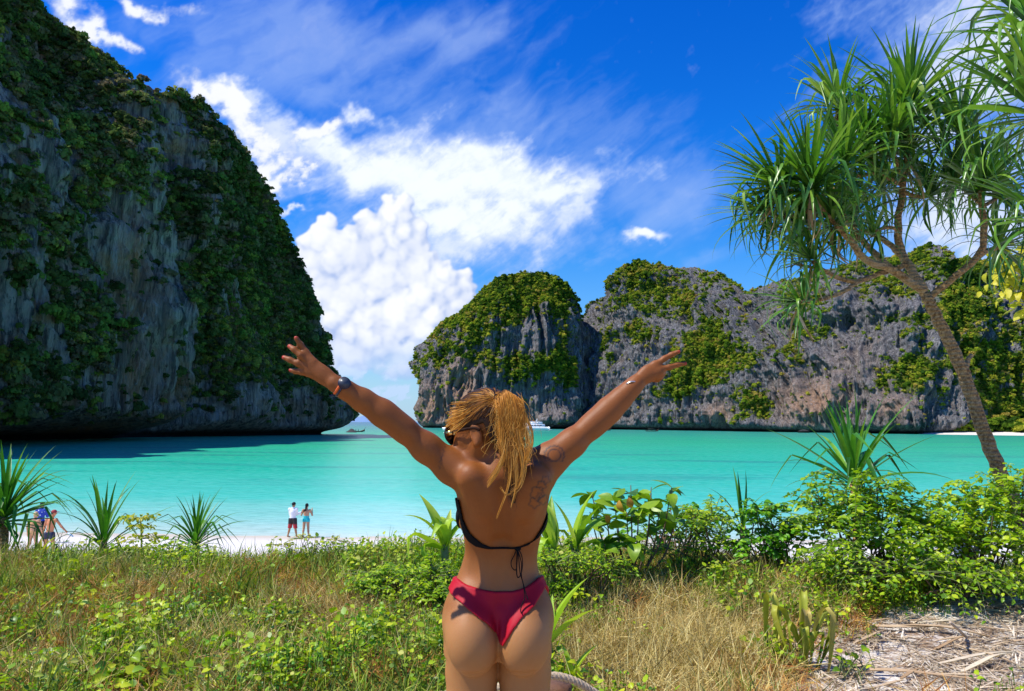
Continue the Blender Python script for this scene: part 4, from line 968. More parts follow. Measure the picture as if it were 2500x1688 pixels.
def broad_tree():
    Y = 9.5; b = P(2700, 1300, Y); b[2] = 3.6
    root = empty('broadleaf_tree', b, label='yellow green broadleaf tree reaching into the right edge behind the screw pine', cat='tree')
    mb = MB(); bough(mb, [b, P(2690, 1000, Y), P(2650, 800, Y), P(2560, 690, Y)], .10, .03, 18, 9); mb.build('trunk', M_TWIG, root, True)
    LV = Leaves()
    for (cx, cy, r) in ((2470, 680, .28), (2510, 640, .35), (2450, 640, .16), (2560, 700, .4), (2500, 720, .22)):
        c = P(cx, cy, Y)
        for i in range(60):
            e = np.array([rnd.gauss(0, .5), rnd.gauss(0, .5), rnd.gauss(0, .5)]) * r
            LV.add(c + e, (rnd.uniform(-1, 1), rnd.uniform(-1, .2), rnd.uniform(-.6, .4)), rnd.uniform(.11, .2), rnd.randrange(3), rnd.uniform(-1, 1))
    LV.finish(root, leaf_meshes('leaf', AG, M_YELLOW), AG, M_YELLOW, 120)
broad_tree()

# ------------------------------------------------------------------ ground cover
def blades_proto(name, n, rad, h, w, lean, mat, seed, seg=3, curve=1.0, sh=(0, 1)):
    g = np.random.default_rng(seed); Vs, Fs, Ss, k = [], [], [], 0
    for i in range(n):
        a = g.uniform(0, 6.28); r = rad * math.sqrt(g.random()); L = h * g.uniform(.45, 1.1); l = g.uniform(*lean); dr = g.uniform(0, 6.28)
        t = np.linspace(0, 1, seg + 1); ang = l + curve * g.uniform(.2, 1) * t
        s = np.concatenate([[0], np.cumsum(np.sin((ang[1:] + ang[:-1]) / 2) * L / seg)]); z = np.concatenate([[0], np.cumsum(np.cos((ang[1:] + ang[:-1]) / 2) * L / seg)])
        z = np.maximum(z, -0.005)
        c = np.stack([r * math.cos(a) + s * math.cos(dr), r * math.sin(a) + s * math.sin(dr), z], -1)
        wd = w * g.uniform(.6, 1.3) * (1 - t ** 2 * .95) / 2; rr = g.uniform(0, 6.28); sd = np.array([-math.sin(dr + .4 * math.sin(rr)), math.cos(dr + .4 * math.sin(rr)), g.uniform(-.4, .4)])
        V = np.stack([c - sd * wd[:, None], c + sd * wd[:, None]], 1).reshape(-1, 3)
        j = np.arange(seg) * 2; F = np.stack([j, j + 1, j + 3, j + 2], -1)
        Vs.append(V); Fs.append(F + k); k += len(V); Ss.append(np.full(len(V), g.uniform(*sh)))
    return proto_obj(make_mesh(name, np.concatenate(Vs), np.concatenate(Fs), mat, True, {'shade': np.concatenate(Ss)}))
def vine_proto(name, n, rad, size, mat, seed, hmax=.1):
    g = np.random.default_rng(seed); Vs, Fs, Ss, k = [], [], [], 0
    for i in range(n):
        V, F = oval_geo(size * g.uniform(.6, 1.25), size * g.uniform(.75, 1.0), g.uniform(.0, .6), g.uniform(-.2, .8), 4, 0.0)
        a = g.uniform(0, 6.28); r = rad * math.sqrt(g.random())
        M = dirmat((math.cos(a), math.sin(a), g.uniform(-.2, .9)), g.uniform(-.7, .7))
        h = g.uniform(.01, hmax)
        V = V @ M.T + np.array([r * math.cos(a * 1.7), r * math.sin(a * 1.7), h])
        Vs.append(V); Fs.append(F + k); k += len(V); Ss.append(np.full(len(V), g.random()))
        p0 = V[0]; st = np.array([p0, p0 - [0, 0, h], p0 - [0.003, 0, h], p0 + [0.003, 0, 0]]); Vs.append(st); Fs.append(np.array([[0, 1, 2, 3]]) + k); k += 4; Ss.append(np.full(4, .3))
    return proto_obj(make_mesh(name, np.concatenate(Vs), np.concatenate(Fs), mat, True, {'shade': np.concatenate(Ss)}))
M_GRASS = mat_leaf('beach_grass', [(0.04, 0.08, 0.012), (0.14, 0.24, 0.02), (0.38, 0.46, 0.04), (0.62, 0.60, 0.12)], 0.6, 0.3)
M_HAY = mat_leaf('hay', [(0.16, 0.08, 0.02), (0.48, 0.33, 0.09), (0.72, 0.57, 0.20), (0.84, 0.74, 0.36)], 0.7, 0.2)
M_RUST = mat_leaf('rusty_grass', [(0.10, 0.03, 0.01), (0.46, 0.17, 0.04), (0.72, 0.40, 0.09), (0.84, 0.68, 0.20)], 0.7, 0.2)
M_VINE = mat_leaf('beach_vine_leaf', [(0.04, 0.14, 0.01), (0.26, 0.44, 0.012), (0.52, 0.62, 0.015), (0.68, 0.68, 0.03)], 0.40, 0.34)
M_LITTER = mat_leaf('leaf_litter', [(0.12, 0.06, 0.03), (0.48, 0.34, 0.20), (0.72, 0.60, 0.44), (0.86, 0.80, 0.68)], 0.8, 0.08)
GP = [blades_proto('grass_tuft', 34, .13, .26, .0090, (.0, 1.2), M_GRASS, s, 3, 1.2) for s in (1, 2, 3)]
HP = [blades_proto('hay_tuft', 46, .14, .22, .0045, (.1, 1.45), M_HAY, s, 3, 1.1) for s in (4, 5, 6)]
RP = [blades_proto('rust_tuft', 44, .12, .15, .0045, (.4, 1.4), M_RUST, s, 3, 1.0) for s in (7, 8, 9)]
VP = [vine_proto('vine_patch', 13, .16, .052, M_VINE, s, .11) for s in (10, 11, 12)]
SP = [vine_proto('small_leaf_patch', 24, .13, sz, mt, s, .20) for s, sz, mt in ((13, .024, M_LIME), (14, .034, M_VINE), (18, .020, M_GREEN), (19, .028, M_GRASS))]
LP = [blades_proto('litter_patch', 26, .16, .20, .010, (1.25, 1.55), M_LITTER, s, 2, .15) for s in (15, 16, 17)]
def cover(name, n, protos, dens, s0, s1, label, seed, hs=(.8, 1.2), tilt=.12, dz=0.0):
    g = np.random.default_rng(seed); out = []
    # sampled over the dune top that can be seen
    N = n * 14
    x = g.uniform(-6.5, 6.8, N); y = g.uniform(3.3, 9.6, N)
    keep = np.abs(x) < 0.75 * y + 0.6
    x, y = x[keep], y[keep]; z = ground_z(x, y); px, py = proj(np.stack([x, y, z], -1))
    d = dens(x, y, px, py); k = g.random(len(x)) < d; x, y, z, px = x[k], y[k], z[k], px[k]
    if len(x) > n: sel = g.choice(len(x), n, replace=False); x, y, z = x[sel], y[sel], z[sel]
    m = len(x); s = g.uniform(s0, s1, m)
    # growth gets shorter near the bare patches
    scatter(name, np.stack([x, y, z - .01 + dz], -1), np.stack([g.normal(0, tilt, m), g.normal(0, tilt, m), g.uniform(0, 6.28, m)], -1), np.stack([s, s, s * g.uniform(*hs, m)], -1), g.integers(0, len(protos), m), protos, label=label)
    return m
def blob(px, py, L):
    r = 0
    for (cx, cy, rx, ry, w) in L: r = r + w * np.exp(-(((px - cx) / rx) ** 2 + ((py - cy) / ry) ** 2))
    return r
def nz(x, y, s, f): return vn(x * f, y * f, 0, s)
sandy = lambda px, py: np.clip(blob(px, py, [(2320, 1620, 300, 110, 1.4), (2480, 1500, 160, 90, 1.0), (2150, 1680, 180, 60, 1.0), (1720, 1545, 60, 14, .5)]), 0, 1)
def d_green(x, y, px, py):
    e = sst(y, 5.4, 7.0)
    return np.clip(.24 + .75 * e + .30 * nz(x, y, 71, 1.6) + .2 * nz(x, y, 72, 5) - 1.0 * sandy(px, py) - .55 * blob(px, py, [(1600, 1580, 230, 120, 1), (800, 1560, 200, 60, .8)]), 0, 1)
def d_hay(x, y, px, py):
    return np.clip(.08 + 1.1 * blob(px, py, [(1600, 1590, 260, 130, 1), (1000, 1600, 260, 70, .6), (1850, 1500, 120, 80, .5)]) + .4 * nz(x, y, 73, 2.0) - .8 * sandy(px, py), 0, 1)
def d_rust(x, y, px, py):
    return np.clip(.38 + .45 * nz(x, y, 74, 1.3) + .3 * nz(x, y, 79, 4) + .5 * blob(px, py, [(550, 1430, 320, 60, 1), (800, 1500, 240, 40, .8)]) - 1.0 * sandy(px, py) - .35 * blob(px, py, [(1600, 1600, 230, 120, 1)]), 0, 1)
def d_vine(x, y, px, py):
    return np.clip(-.05 + .5 * nz(x, y, 75, 1.9) + .35 * nz(x, y, 76, 5) + 1.0 * blob(px, py, [(300, 1660, 420, 60, 1), (150, 1560, 260, 60, .5), (800, 1660, 260, 40, .6), (1090, 1600, 60, 90, .5), (1880, 1650, 60, 60, .6), (600, 1560, 160, 40, .2)]) - .9 * sandy(px, py) - .9 * blob(px, py, [(1600, 1600, 190, 110, 1)]), 0, 1)
def d_small(x, y, px, py):
    return np.clip(.05 + .55 * nz(x, y, 77, 1.7) + .35 * nz(x, y, 87, 6) + .12 * (px < 1100) + .6 * blob(px, py, [(600, 1370, 300, 40, .5), (1150, 1430, 160, 60, 1), (1500, 1450, 120, 40, .8), (2150, 1480, 200, 40, 1.2), (1950, 1470, 120, 60, 1), (450, 1380, 60, 30, .7)]) - .75 * sandy(px, py), 0, 1)
cover('grass', 6500, GP, d_green, .55, 1.2, 'green and straw coloured grass at the dune edge', 81, tilt=.35)
cover('dry_grass', 6500, HP, d_hay, .6, 1.25, 'tangled dry hay coloured grass', 82, tilt=.6)
cover('rusty_grass', 8000, RP, d_rust, .7, 1.4, 'reddish brown dead grass', 83, tilt=.5)
cover('beach_vines', 760, VP, d_vine, .7, 1.3, 'lime green creeping beach vine leaves', 84)
cover('ground_leaves', 3600, SP, d_small, .7, 1.4, 'small leaved green ground cover', 85)
cover('leaf_litter', 1900, LP, lambda x, y, px, py: np.clip(.10 + 1.0 * sandy(px, py) * (0.75 + .5 * nz(x, y, 78, 3)), 0, 1), .4, 1.1, 'bleached dead leaves strewn over the sand', 86, tilt=.08, dz=.012)

# single beach vine plants whose leaves can be told apart
VG = [oval_geo(1.0, .95, .35, .2, 5, 0.0), oval_geo(1.0, .9, .6, .5, 5, 0.0), oval_geo(1.0, 1.0, .1, .3, 5, 0.0)]
VM = leaf_meshes('leaf', VG, M_VINE)
def vine_plant(px, py, n, spread, label, ls=.054, seed=1):
    g = random.Random(seed); c = W(px, py, 4.28); c[2] = float(ground_z(c[0], c[1]))
    root = empty('beach_vine', c, label=label, cat='vine', group='creeping vines in the foreground')
    LV = Leaves(); mb = MB()
    for r in range(max(3, n // 6)):
        a = g.uniform(0, 6.28); e = c + np.array([math.cos(a) * spread, math.sin(a) * spread * .8, 0]); mid = (c + e) / 2 + np.array([g.uniform(-.1, .1), g.uniform(-.1, .1), 0])
        path = smooth_path([c, mid, e], 10); path[:, 2] = ground_z(path[:, 0], path[:, 1]) + .05 + .05 * np.sin(np.linspace(0, 9, 10) + a)
        mb.tube(path, .004, 5, cap=False)
        for i in range(6):
            p = path[g.randrange(1, 10)]; s = g.uniform(0, 6.28); q = p + np.array([math.cos(s) * .03, math.sin(s) * .03, g.uniform(.03, .09)]); mb.tube(np.array([p, q]), .002, 4, cap=False)
            LV.add(q, (math.cos(s), math.sin(s), g.uniform(.1, 1.2)), ls * g.uniform(.7, 1.25), g.randrange(3), g.uniform(-.6, .6))
    mb.build('runner', M_STEM, root); LV.finish(root, VM, VG, M_VINE, 60)
for i, (a, b, n, sp, lb) in enumerate([(330, 1640, 54, .42, 'thick lime vine clump near the bottom edge left of centre'), (420, 1668, 40, .3, 'vine leaves crowding the bottom edge under the thick lime clump'), (60, 1600, 30, .3, 'vine with big folded leaves at the left edge'),
        (120, 1680, 30, .3, 'vine in the bottom left corner'), (560, 1560, 24, .25, 'sparse vine right of the rusty grass'), (330, 1575, 24, .25, 'vine with a few dark leaves in the middle of the left meadow'), (700, 1655, 36, .3, 'vine rosette in front of the white stone'),
        (860, 1660, 24, .22, 'yellow green vine sprig between the white stone and the woman'), (900, 1580, 18, .2, 'short vine sprig in the dry grass left of the woman'), (1050, 1670, 24, .2, 'vine leaves at the left thigh of the woman'), (870, 1500, 18, .18, 'small dark leaved vine above the dry patch'),
        (1890, 1640, 30, .24, 'vine leaves round the foot of the wilted lily'), (2050, 1670, 20, .2, 'vine creeping onto the bare sand at the bottom right'), (1480, 1480, 18, .16, 'pale vine leaves right of the hips of the woman'), (1770, 1520, 12, .14, 'two leaved vine sprout beside the bleached twigs'), (600, 1470, 18, .3, 'vine leaves in the far rusty grass at the left')]):
    vine_plant(a, b, n, sp, lb, seed=60 + i)

# dry leaves, sticks, stone
DG = [strap_geo(1.0, .060, .5, 9, .5, .12, twist=1.4), strap_geo(1.0, .032, .25, 9, .6, .05, twist=-1.6), strap_geo(1.0, .055, .7, 9, .9, .25, twist=.9)]
def dry_strap(px, py, ang, L, k, label, group='long dead leaves on the sand', lift=.03):
    c = W(px, py, 4.3); c[2] = float(ground_z(c[0], c[1])) + lift
    V, F = DG[k]; n0 = len(V); V = V * np.array([L, L, L * .55]); M = dirmat((math.cos(ang), math.sin(ang), .0), .2)
    V = V @ M.T; gz = ground_z(V[:, 0] + c[0], V[:, 1] + c[1]) - (c[2] - lift); V[:, 2] = np.maximum(V[:, 2], 0) * .6 + gz
    th = V.copy(); th[:, 2] += .004
    i = np.arange(len(F))
    link('dry_leaf', make_mesh('dry_leaf', np.vstack([th, V]), np.vstack([F, F[:, ::-1] + n0]), M_DRYLEAF, True, {'shade': np.full(2 * n0, rnd.uniform(.4, 1))}), None, c, label=label, cat='dry leaf', group=group)
g_ = random.Random(99)
for i, (a, b, an, L, k, lb) in enumerate([(2130, 1560, -.25, .75, 0, 'long curved tan leaf with a broad cup end lying across the sand'), (2060, 1645, -.3, .9, 1, 'longest pale leaf running to the bottom edge of the sand'), (2290, 1640, .3, .8, 1, 'leaf curving up toward the right edge in the middle of the sand'),
        (2420, 1590, 2.7, .6, 2, 'wide bleached leaf near the right edge'), (2200, 1675, .7, .4, 0, 'short curled leaf on the bottom edge of the sand'), (2350, 1660, .5, .6, 2, 'grey weathered leaf with raised sides at the bottom right'),
        (2400, 1530, -.1, .6, 1, 'thin leaf under the drooping bush'), (2250, 1560, .1, .5, 1, 'pale thin leaf beside the cup ended leaf'), (1830, 1560, .2, .25, 2, 'bleached scrap of leaf left of the wilted lily'), (2480, 1650, 1.9, .5, 0, 'leaf pointing away from the viewer in the bottom right corner')]):
    dry_strap(a, b, an, L, k, lb)
for i in range(46):
    a = g_.uniform(1980, 2500); b = g_.uniform(1480, 1686); dry_strap(a, b, g_.uniform(-.6, .6) + (3.14 if g_.random() < .5 else 0), g_.uniform(.14, .4), g_.randrange(3), 'narrow bleached dead leaf lying flat among many others on the bare sand')
for j, (pts, r, lb) in enumerate([([(2400, 1400), (2440, 1480), (2425, 1560)], .010, 'bare bent stick leaning out of the right hand bush'), ([(2320, 1520), (2370, 1570), (2365, 1620)], .010, 'pale forked stick standing in the litter'), ([(2120, 1420), (2230, 1500), (2300, 1420)], .008, 'thin branch caught in the bush stems'), ([(2105, 1558), (2180, 1545), (2260, 1535)], .007, 'straight thin twig lying above the cup ended leaf')]):
    p = [W(x, y, 4.33 + .22 * (k == 0 or (j == 2 and k == 2)) * (j != 3)) for k, (x, y) in enumerate(pts)]
    mb = MB(); mb.tube(smooth_path(p, 12), [r, r * .5], 6); mb.build('stick', M_STICK, None, True, loc=p[0], label=lb, cat='stick')
c = W(735, 1546, 4.3); c[2] = float(ground_z(c[0], c[1]))
mb = MB(); mb.ell(c, (.14, .10, .055), 18); me = mb.mesh('flat_stone', plain('pale_stone', (.62, .56, .48), .9, .25, 30, .8), c, True)
link('flat_stone', me, None, c, label='flat pale round stone lying in the dry grass at the left', cat='stone')
c = P(175, 1345, 26); c[2] = float(ground_z(c[0], c[1])); mb = MB(); mb.ell(c + [0, 0, .06], (.16, .12, .10), 10); mb.ell(c + [.15, 0, .04], (.09, .08, .06), 8); mb.build('beach_rock', plain('dark_stone', (.10, .09, .08), .9, .4, 8, .5), None, True, loc=c, label='small dark rock on the white beach near the walking man', cat='rock')

# ------------------------------------------------------------------ implicit surfaces for bodies
def surface_nets(V, o, h):
    s = V < 0
    c = sum(s[a:s.shape[0] - 1 + a, b:s.shape[1] - 1 + b, d:s.shape[2] - 1 + d].astype(np.int8) for a in (0, 1) for b in (0, 1) for d in (0, 1))
    act = (c > 0) & (c < 8); ii = np.argwhere(act)
    vid = np.full(act.shape, -1, np.int32); vid[act] = np.arange(len(ii))
    acc = np.zeros((len(ii), 3)); cnt = np.zeros(len(ii))
    cor = [(a, b, d) for a in (0, 1) for b in (0, 1) for d in (0, 1)]
    for p in cor:
        for ax in range(3):
            if p[ax]: continue
            q = list(p); q[ax] = 1
            va = V[ii[:, 0] + p[0], ii[:, 1] + p[1], ii[:, 2] + p[2]]; vb = V[ii[:, 0] + q[0], ii[:, 1] + q[1], ii[:, 2] + q[2]]
            m = (va < 0) != (vb < 0); t = np.where(m, va / np.where(m, va - vb, 1), 0)
            pos = np.tile(np.array(p, float), (len(ii), 1)); pos[:, ax] += t
            acc[m] += pos[m]; cnt[m] += 1
    P_ = (ii + acc / cnt[:, None]) * h + o
    F = []
    for ax in range(3):
        sl0 = [slice(1, -1)] * 3; sl0[ax] = slice(0, -1); sl1 = [slice(1, -1)] * 3; sl1[ax] = slice(1, None)
        a = s[tuple(sl0)]; b = s[tuple(sl1)]; e = np.argwhere(a != b)
        if not len(e): continue
        k = e.copy(); off = np.array([1, 1, 1]); off[ax] = 0; k = k + off
        u, v = [x for x in range(3) if x != ax]
        def cell(du, dv):
            q = k.copy(); q[:, u] -= du; q[:, v] -= dv; return vid[q[:, 0], q[:, 1], q[:, 2]]
        quad = np.stack([cell(1, 1), cell(0, 1), cell(0, 0), cell(1, 0)], -1)
        flip = a[tuple(e.T)] ^ (ax == 1)
        quad[~flip] = quad[~flip][:, ::-1]
        F.append(quad[(quad >= 0).all(1)])
    return P_, np.concatenate(F)
class Field:
    def __init__(s, lo, hi, h):
        s.lo = np.array(lo, float); s.h = h; s.n = np.ceil((np.array(hi) - s.lo) / h).astype(int) + 1
        s.V = np.full(s.n, 1.0, np.float32)
        s.ax = [s.lo[i] + np.arange(s.n[i]) * h for i in range(3)]
    def box(s, lo, hi):
        return tuple(slice(int(max(0, np.floor((lo[i] - s.lo[i]) / s.h))), int(max(0, min(s.n[i], np.ceil((hi[i] - s.lo[i]) / s.h) + 1)))) for i in range(3))
    def put(s, lo, hi, fn, k=0.02, op='u', mg=0.03):
        b = s.box(np.array(lo) - mg - k, np.array(hi) + mg + k)
        if any(q.stop <= q.start for q in b): return s
        X, Y, Z = s.ax[0][b[0]][:, None, None], s.ax[1][b[1]][None, :, None], s.ax[2][b[2]][None, None, :]
        d = fn(X, Y, Z); v = s.V[b]
        if op == 'u': h = np.clip(0.5 + 0.5 * (v - d) / k, 0, 1); r = v * (1 - h) + d * h - k * h * (1 - h)
        else: d = -d; h = np.clip(0.5 - 0.5 * (v - d) / k, 0, 1); r = v * (1 - h) + d * h + k * h * (1 - h)
        s.V[b] = r; return s
    def cone(s, a, b, ra, rb, k=0.02, op='u', flat=None, mg=0.03):
        a = np.array(a, float); b = np.array(b, float); ab = b - a; L2 = ab @ ab; m = max(ra, rb)
        def fn(X, Y, Z):
            t = np.clip(((X - a[0]) * ab[0] + (Y - a[1]) * ab[1] + (Z - a[2]) * ab[2]) / L2, 0, 1)
            dx, dy, dz = X - a[0] - t * ab[0], Y - a[1] - t * ab[1], Z - a[2] - t * ab[2]
            if flat is not None:
                n, f = flat; q = dx * n[0] + dy * n[1] + dz * n[2]; e = q * (1 / f - 1); dx, dy, dz = dx + e * n[0], dy + e * n[1], dz + e * n[2]
            return np.sqrt(dx * dx + dy * dy + dz * dz) - (ra + (rb - ra) * t)
        return s.put(np.minimum(a, b) - m, np.maximum(a, b) + m, fn, k, op, mg)
    def ell(s, c, r, k=0.02, op='u', rot=None, mg=0.03):
        c = np.array(c, float); r = np.array(r, float); m = r.max()
        def fn(X, Y, Z):
            x, y, z = X - c[0], Y - c[1], Z - c[2]
            if rot is not None: x, y, z = [rot[0, i] * x + rot[1, i] * y + rot[2, i] * z for i in range(3)]
            q = np.sqrt((x / r[0]) ** 2 + (y / r[1]) ** 2 + (z / r[2]) ** 2); g = np.sqrt((x / r[0] ** 2) ** 2 + (y / r[1] ** 2) ** 2 + (z / r[2] ** 2) ** 2) + 1e-6
            return q * (q - 1) / g
        return s.put(c - m, c + m, fn, k, op, mg)
    def mesh(s): return surface_nets(s.V, s.lo, s.h)
def relax(V, F, it=2, lam=0.5):
    e = np.concatenate([F[:, [0, 1]], F[:, [1, 2]], F[:, [2, 3]], F[:, [3, 0]]]); n = len(V)
    for _ in range(it):
        s = np.zeros_like(V); c = np.bincount(e[:, 0], minlength=n).astype(float)
        for a in range(3): s[:, a] = np.bincount(e[:, 0], V[e[:, 1], a], n)
        V = V * (1 - lam) + lam * s / np.maximum(c, 1)[:, None]
    return V

# ------------------------------------------------------------------ the woman with raised arms
YW = 2.30
def Q(px, py, y=YW): return P(px, py, y)
def mat_skin():
    m, t, out = new_mat('tanned_skin')
    pos = t.add('ShaderNodeNewGeometry').outputs['Position']
    ink = t.add('ShaderNodeAttribute', attribute_name='ink').outputs['Fac']; red = t.add('ShaderNodeAttribute', attribute_name='nail').outputs['Fac']; pale = t.add('ShaderNodeAttribute', attribute_name='pale').outputs['Fac']
    n1 = t.noise(pos, 13, 6, 0.65); n2 = t.noise(pos, 220, 5, 0.7)
    c = t.mix(n1, (0.20, 0.060, 0.010), (0.34, 0.112, 0.022))
    c = t.mix(t.ss(n2, 0.3, 0.8, 0, 0.35), c, (0.20, 0.06, 0.016))
    c = t.mix(pale, c, (0.43, 0.195, 0.066))  # upper body kept darker in the skin colour, standing in for shade
    c = t.mix(t.math('MULTIPLY', ink, 0.9), c, (0.035, 0.025, 0.025))
    c = t.mix(red, c, (0.50, 0.03, 0.03))
    b = t.add('ShaderNodeBsdfPrincipled', {'Base Color': c, 'Roughness': 0.50, 'Specular IOR Level': 0.28, 'Subsurface Weight': 0.12, 'Subsurface Scale': 0.012, 'Subsurface Radius': (1.0, 0.35, 0.15)})
    bp = t.add('ShaderNodeBump', {'Height': n2, 'Strength': 0.35, 'Distance': 0.002}); t.l.new(bp.outputs[0], b.inputs['Normal'])
    t.l.new(b.outputs[0], out.inputs[0]); return m
M_SKIN = mat_skin()
# outline of the torso: photograph row, left x, right x, depth of back surface, front surface (metres from the body plane, minus = towards the viewer)
TORSO = [(1112, 1205, 1290, -.145, -.035), (1135, 1155, 1325, -.170, -.010), (1160, 1128, 1342, -.188, .015), (1190, 1118, 1341, -.188, .040), (1232, 1122, 1335, -.165, .075), (1277, 1128, 1327, -.130, .090), (1319, 1134, 1318, -.095, .090),
         (1345, 1136, 1313, -.075, .090), (1374, 1129, 1311, -.060, .092), (1400, 1120, 1316, -.058, .095), (1426, 1109, 1325, -.066, .098), (1459, 1100, 1331, -.082, .098), (1504, 1088, 1341, -.094, .094), (1552, 1083, 1346, -.088, .088), (1601, 1083, 1346, -.065, .080)]
U = YW - .06
def body_field(lo, hi, h):
    f = Field(lo, hi, h)
    rows = sorted([(Q(1230, r[0])[2], Q(r[1], r[0])[0], Q(r[2], r[0])[0], r[3], r[4]) for r in TORSO])
    zs = np.array([r[0] for r in rows]); zz = np.linspace(zs[0], zs[-1], 200)
    T = np.array(rows); sm = []
    for c in range(1, 5):
        v = np.interp(zz, zs, T[:, c]); k = np.ones(13) / 13; v = np.convolve(np.pad(v, 6, 'edge'), k, 'valid'); sm.append(v)
    def torso(X, Y, Z):
        z = np.clip(Z, zs[0], zs[-1]); xl, xr, yb, yf = [np.interp(z, zz, c) for c in sm]
        a = (xr - xl) / 2; cx = (xl + xr) / 2; b = (yf - yb) / 2; cy = YW + (yf + yb) / 2
        n = 2.35
        r = (np.abs((X - cx) / a) ** n + np.abs((Y - cy) / b) ** n) ** (1 / n)
        d = (r - 1) * np.minimum(a, b) * .95
        return np.maximum(d, np.maximum(Z - zs[-1], zs[0] - Z) * 0.8)
    f.put((-.30, YW - .16, zs[0]), (.30, YW + .16, zs[-1]), torso, 0.01)
    # buttocks
    for sgn, (cx, cy) in ((-1, (1153, 1562)), (1, (1281, 1562))):
        c = P(cx, cy, YW - .074); f.ell(c, (.0765, .084, .102), 0.014, rot=np.array(Matrix.Rotation(R(7 * sgn), 3, 'Y')))
        c2 = P(cx + 3 * sgn, cy - 62, YW - .035); f.ell(c2, (.075, .064, .085), 0.04)
    # cleft and spine furrow
    f.cone(P(1229, 1180, YW - .212), P(1226, 1330, YW - .108), .024, .016, 0.030, 's'); f.cone(P(1226, 1330, YW - .106), P(1223, 1470, YW - .108), .014, .012, 0.030, 's')
    # shoulder blades, muscles beside the spine
    for a, b, r in (((1150, 1165), (1180, 1240), .042), ((1310, 1165), (1282, 1245), .042)): f.cone(P(*a, U - .092), P(*b, U - .066), r, r * .6, 0.03)
    for x in (1200, 1250): f.cone(P(x, 1330, YW - .045), P(x - 4 if x < 1225 else x + 2, 1440, YW - .045), .020, .022, 0.04)
    # thighs, calves, feet (mostly below the frame)
    g0 = float(ground_z(0, YW))
    for s, (hx, hy), kx in ((-1, (1152, 1640), -.115), (1, (1281, 1640), .075)):
        hip = P(hx, hy, YW + .012); knee = np.array([hip[0] * .8 + kx * .2, YW + .0, g0 + .46]); ank = np.array([knee[0], YW + .03, g0 + .08])
        up = P(hx, hy - 60, YW - .01)
        f.cone(up, hip, .076, .0790, 0.008); f.cone(hip, hip + (knee - hip) * .35, .0790, .072, 0.006); f.cone(hip + (knee - hip) * .35, knee, .074, .052, 0.02)
        calf = knee + (ank - knee) * .3 + [0, -.015, 0]; f.cone(knee, calf, .052, .055, .02); f.cone(calf, ank, .055, .034, .02)
        f.cone(ank, ank + [0, -.03, -.045], .034, .030, .02); f.cone(ank + [0, -.01, -.04], ank + [s * .01, .13, -.055], .033, .030, .02); f.cone(ank + [s * .01, .13, -.055], ank + [s * .02, .19, -.062], .034, .016, .02)
    f.cone(P(1221, 1535, YW - .190), P(1219, 1700, YW - .175), .004, .013, 0.022, 's'); f.cone(P(1220, 1560, YW - .150), P(1219, 1700, YW - .150), .002, .007, 0.006, 's'); f.cone(P(1220, 1575, YW - .120), P(1219, 1700, YW - .110), .002, .007, 0.005, 's'); f.cone(P(1220, 1610, YW - .09), P(1219, 1700, YW - .07), .001, .007, 0.005, 's')
    for a_, b_ in (((1120, 1655), (1195, 1655)), ((1243, 1653), (1318, 1653))): f.cone(P(*a_, YW - .122), P(*b_, YW - .122), .010, .016, .012, 's')
    # breasts (front)
    for x in (1165, 1285): f.ell(P(x, 1262, YW + .065), (.062, .060, .062), 0.03)
    # trapezius, neck
    f.cone(P(1215, 1125, U - .035), P(1155, 1142, U - .030), .042, .036, 0.03); f.cone(P(1235, 1125, U - .035), P(1315, 1128, U - .030), .044, .036, 0.03)
    f.cone(P(1222, 1140, U - .05), P(1205, 1072, U - .01), .052, .048, 0.03)
    # arms: shoulder, elbow, wrist in photograph pixels and depth
    def limb(pts, k=0.018):
        for (a, ra), (b, rb) in zip(pts[:-1], pts[1:]): f.cone(a, b, ra, rb, k)
    limb([(P(1150, 1158, U - .03), .050), (P(1105, 1140, U - .045), .047), (P(1040, 1093, U - .065), .0385), (P(985, 1048, U - .09), .0315), (P(955, 1024, U - .10), .0305), (P(930, 1006, U - .105), .0325), (P(885, 977, U - .12), .0280), (P(842, 951, U - .14), .0215), (P(815, 935, U - .15), .0198)], .032)
    limb([(P(1322, 1150, U - .03), .048), (P(1350, 1118, U - .035), .043), (P(1395, 1083, U - .03), .0375), (P(1445, 1040, U - .02), .0318), (P(1470, 1018, U - .015), .0308), (P(1492, 997, U - .01), .0318), (P(1520, 970, U - .01), .0265), (P(1546, 944, U - .01), .0205), (P(1556, 934, U - .01), .0195)], .032)
    # left hand, back towards the viewer
    yl = U - .15
    def chain(pts, r, k=0.006):
        for i in range(len(pts) - 1):
            ra = r[0] + (r[1] - r[0]) * i / (len(pts) - 1); rb = r[0] + (r[1] - r[0]) * (i + 1) / (len(pts) - 1); f.cone(pts[i], pts[i + 1], ra, rb, k, mg=.015)
    n = (0, 1, 0)
    f.cone(P(815, 935, yl), P(790, 914, yl), .021, .022, .012, flat=(n, .62)); f.cone(P(795, 920, yl), P(766, 890, yl), .020, .017, .012, flat=(n, .55)); f.cone(P(795, 924, yl), P(757, 907, yl), .018, .017, .012, flat=(n, .55)); f.cone(P(778, 905, yl), P(757, 896, yl), .018, .016, .012, flat=(n, .55))
    chain([P(766, 883, yl), P(748, 861, yl + .004), P(734, 842, yl + .002), P(723, 826, yl - .004)], (.0098, .0072))
    chain([P(757, 890, yl), P(734, 868, yl - .006), P(718, 854, yl - .004), P(707, 846, yl + .004)], (.0098, .0072))
    chain([P(751, 900, yl), P(727, 888, yl - .004), P(708, 879, yl - .002), P(693, 873, yl + .004)], (.0096, .0070))
    chain([P(756, 913, yl), P(737, 909, yl), P(721, 907, yl + .002), P(709, 904, yl + .004)], (.0092, .0064))
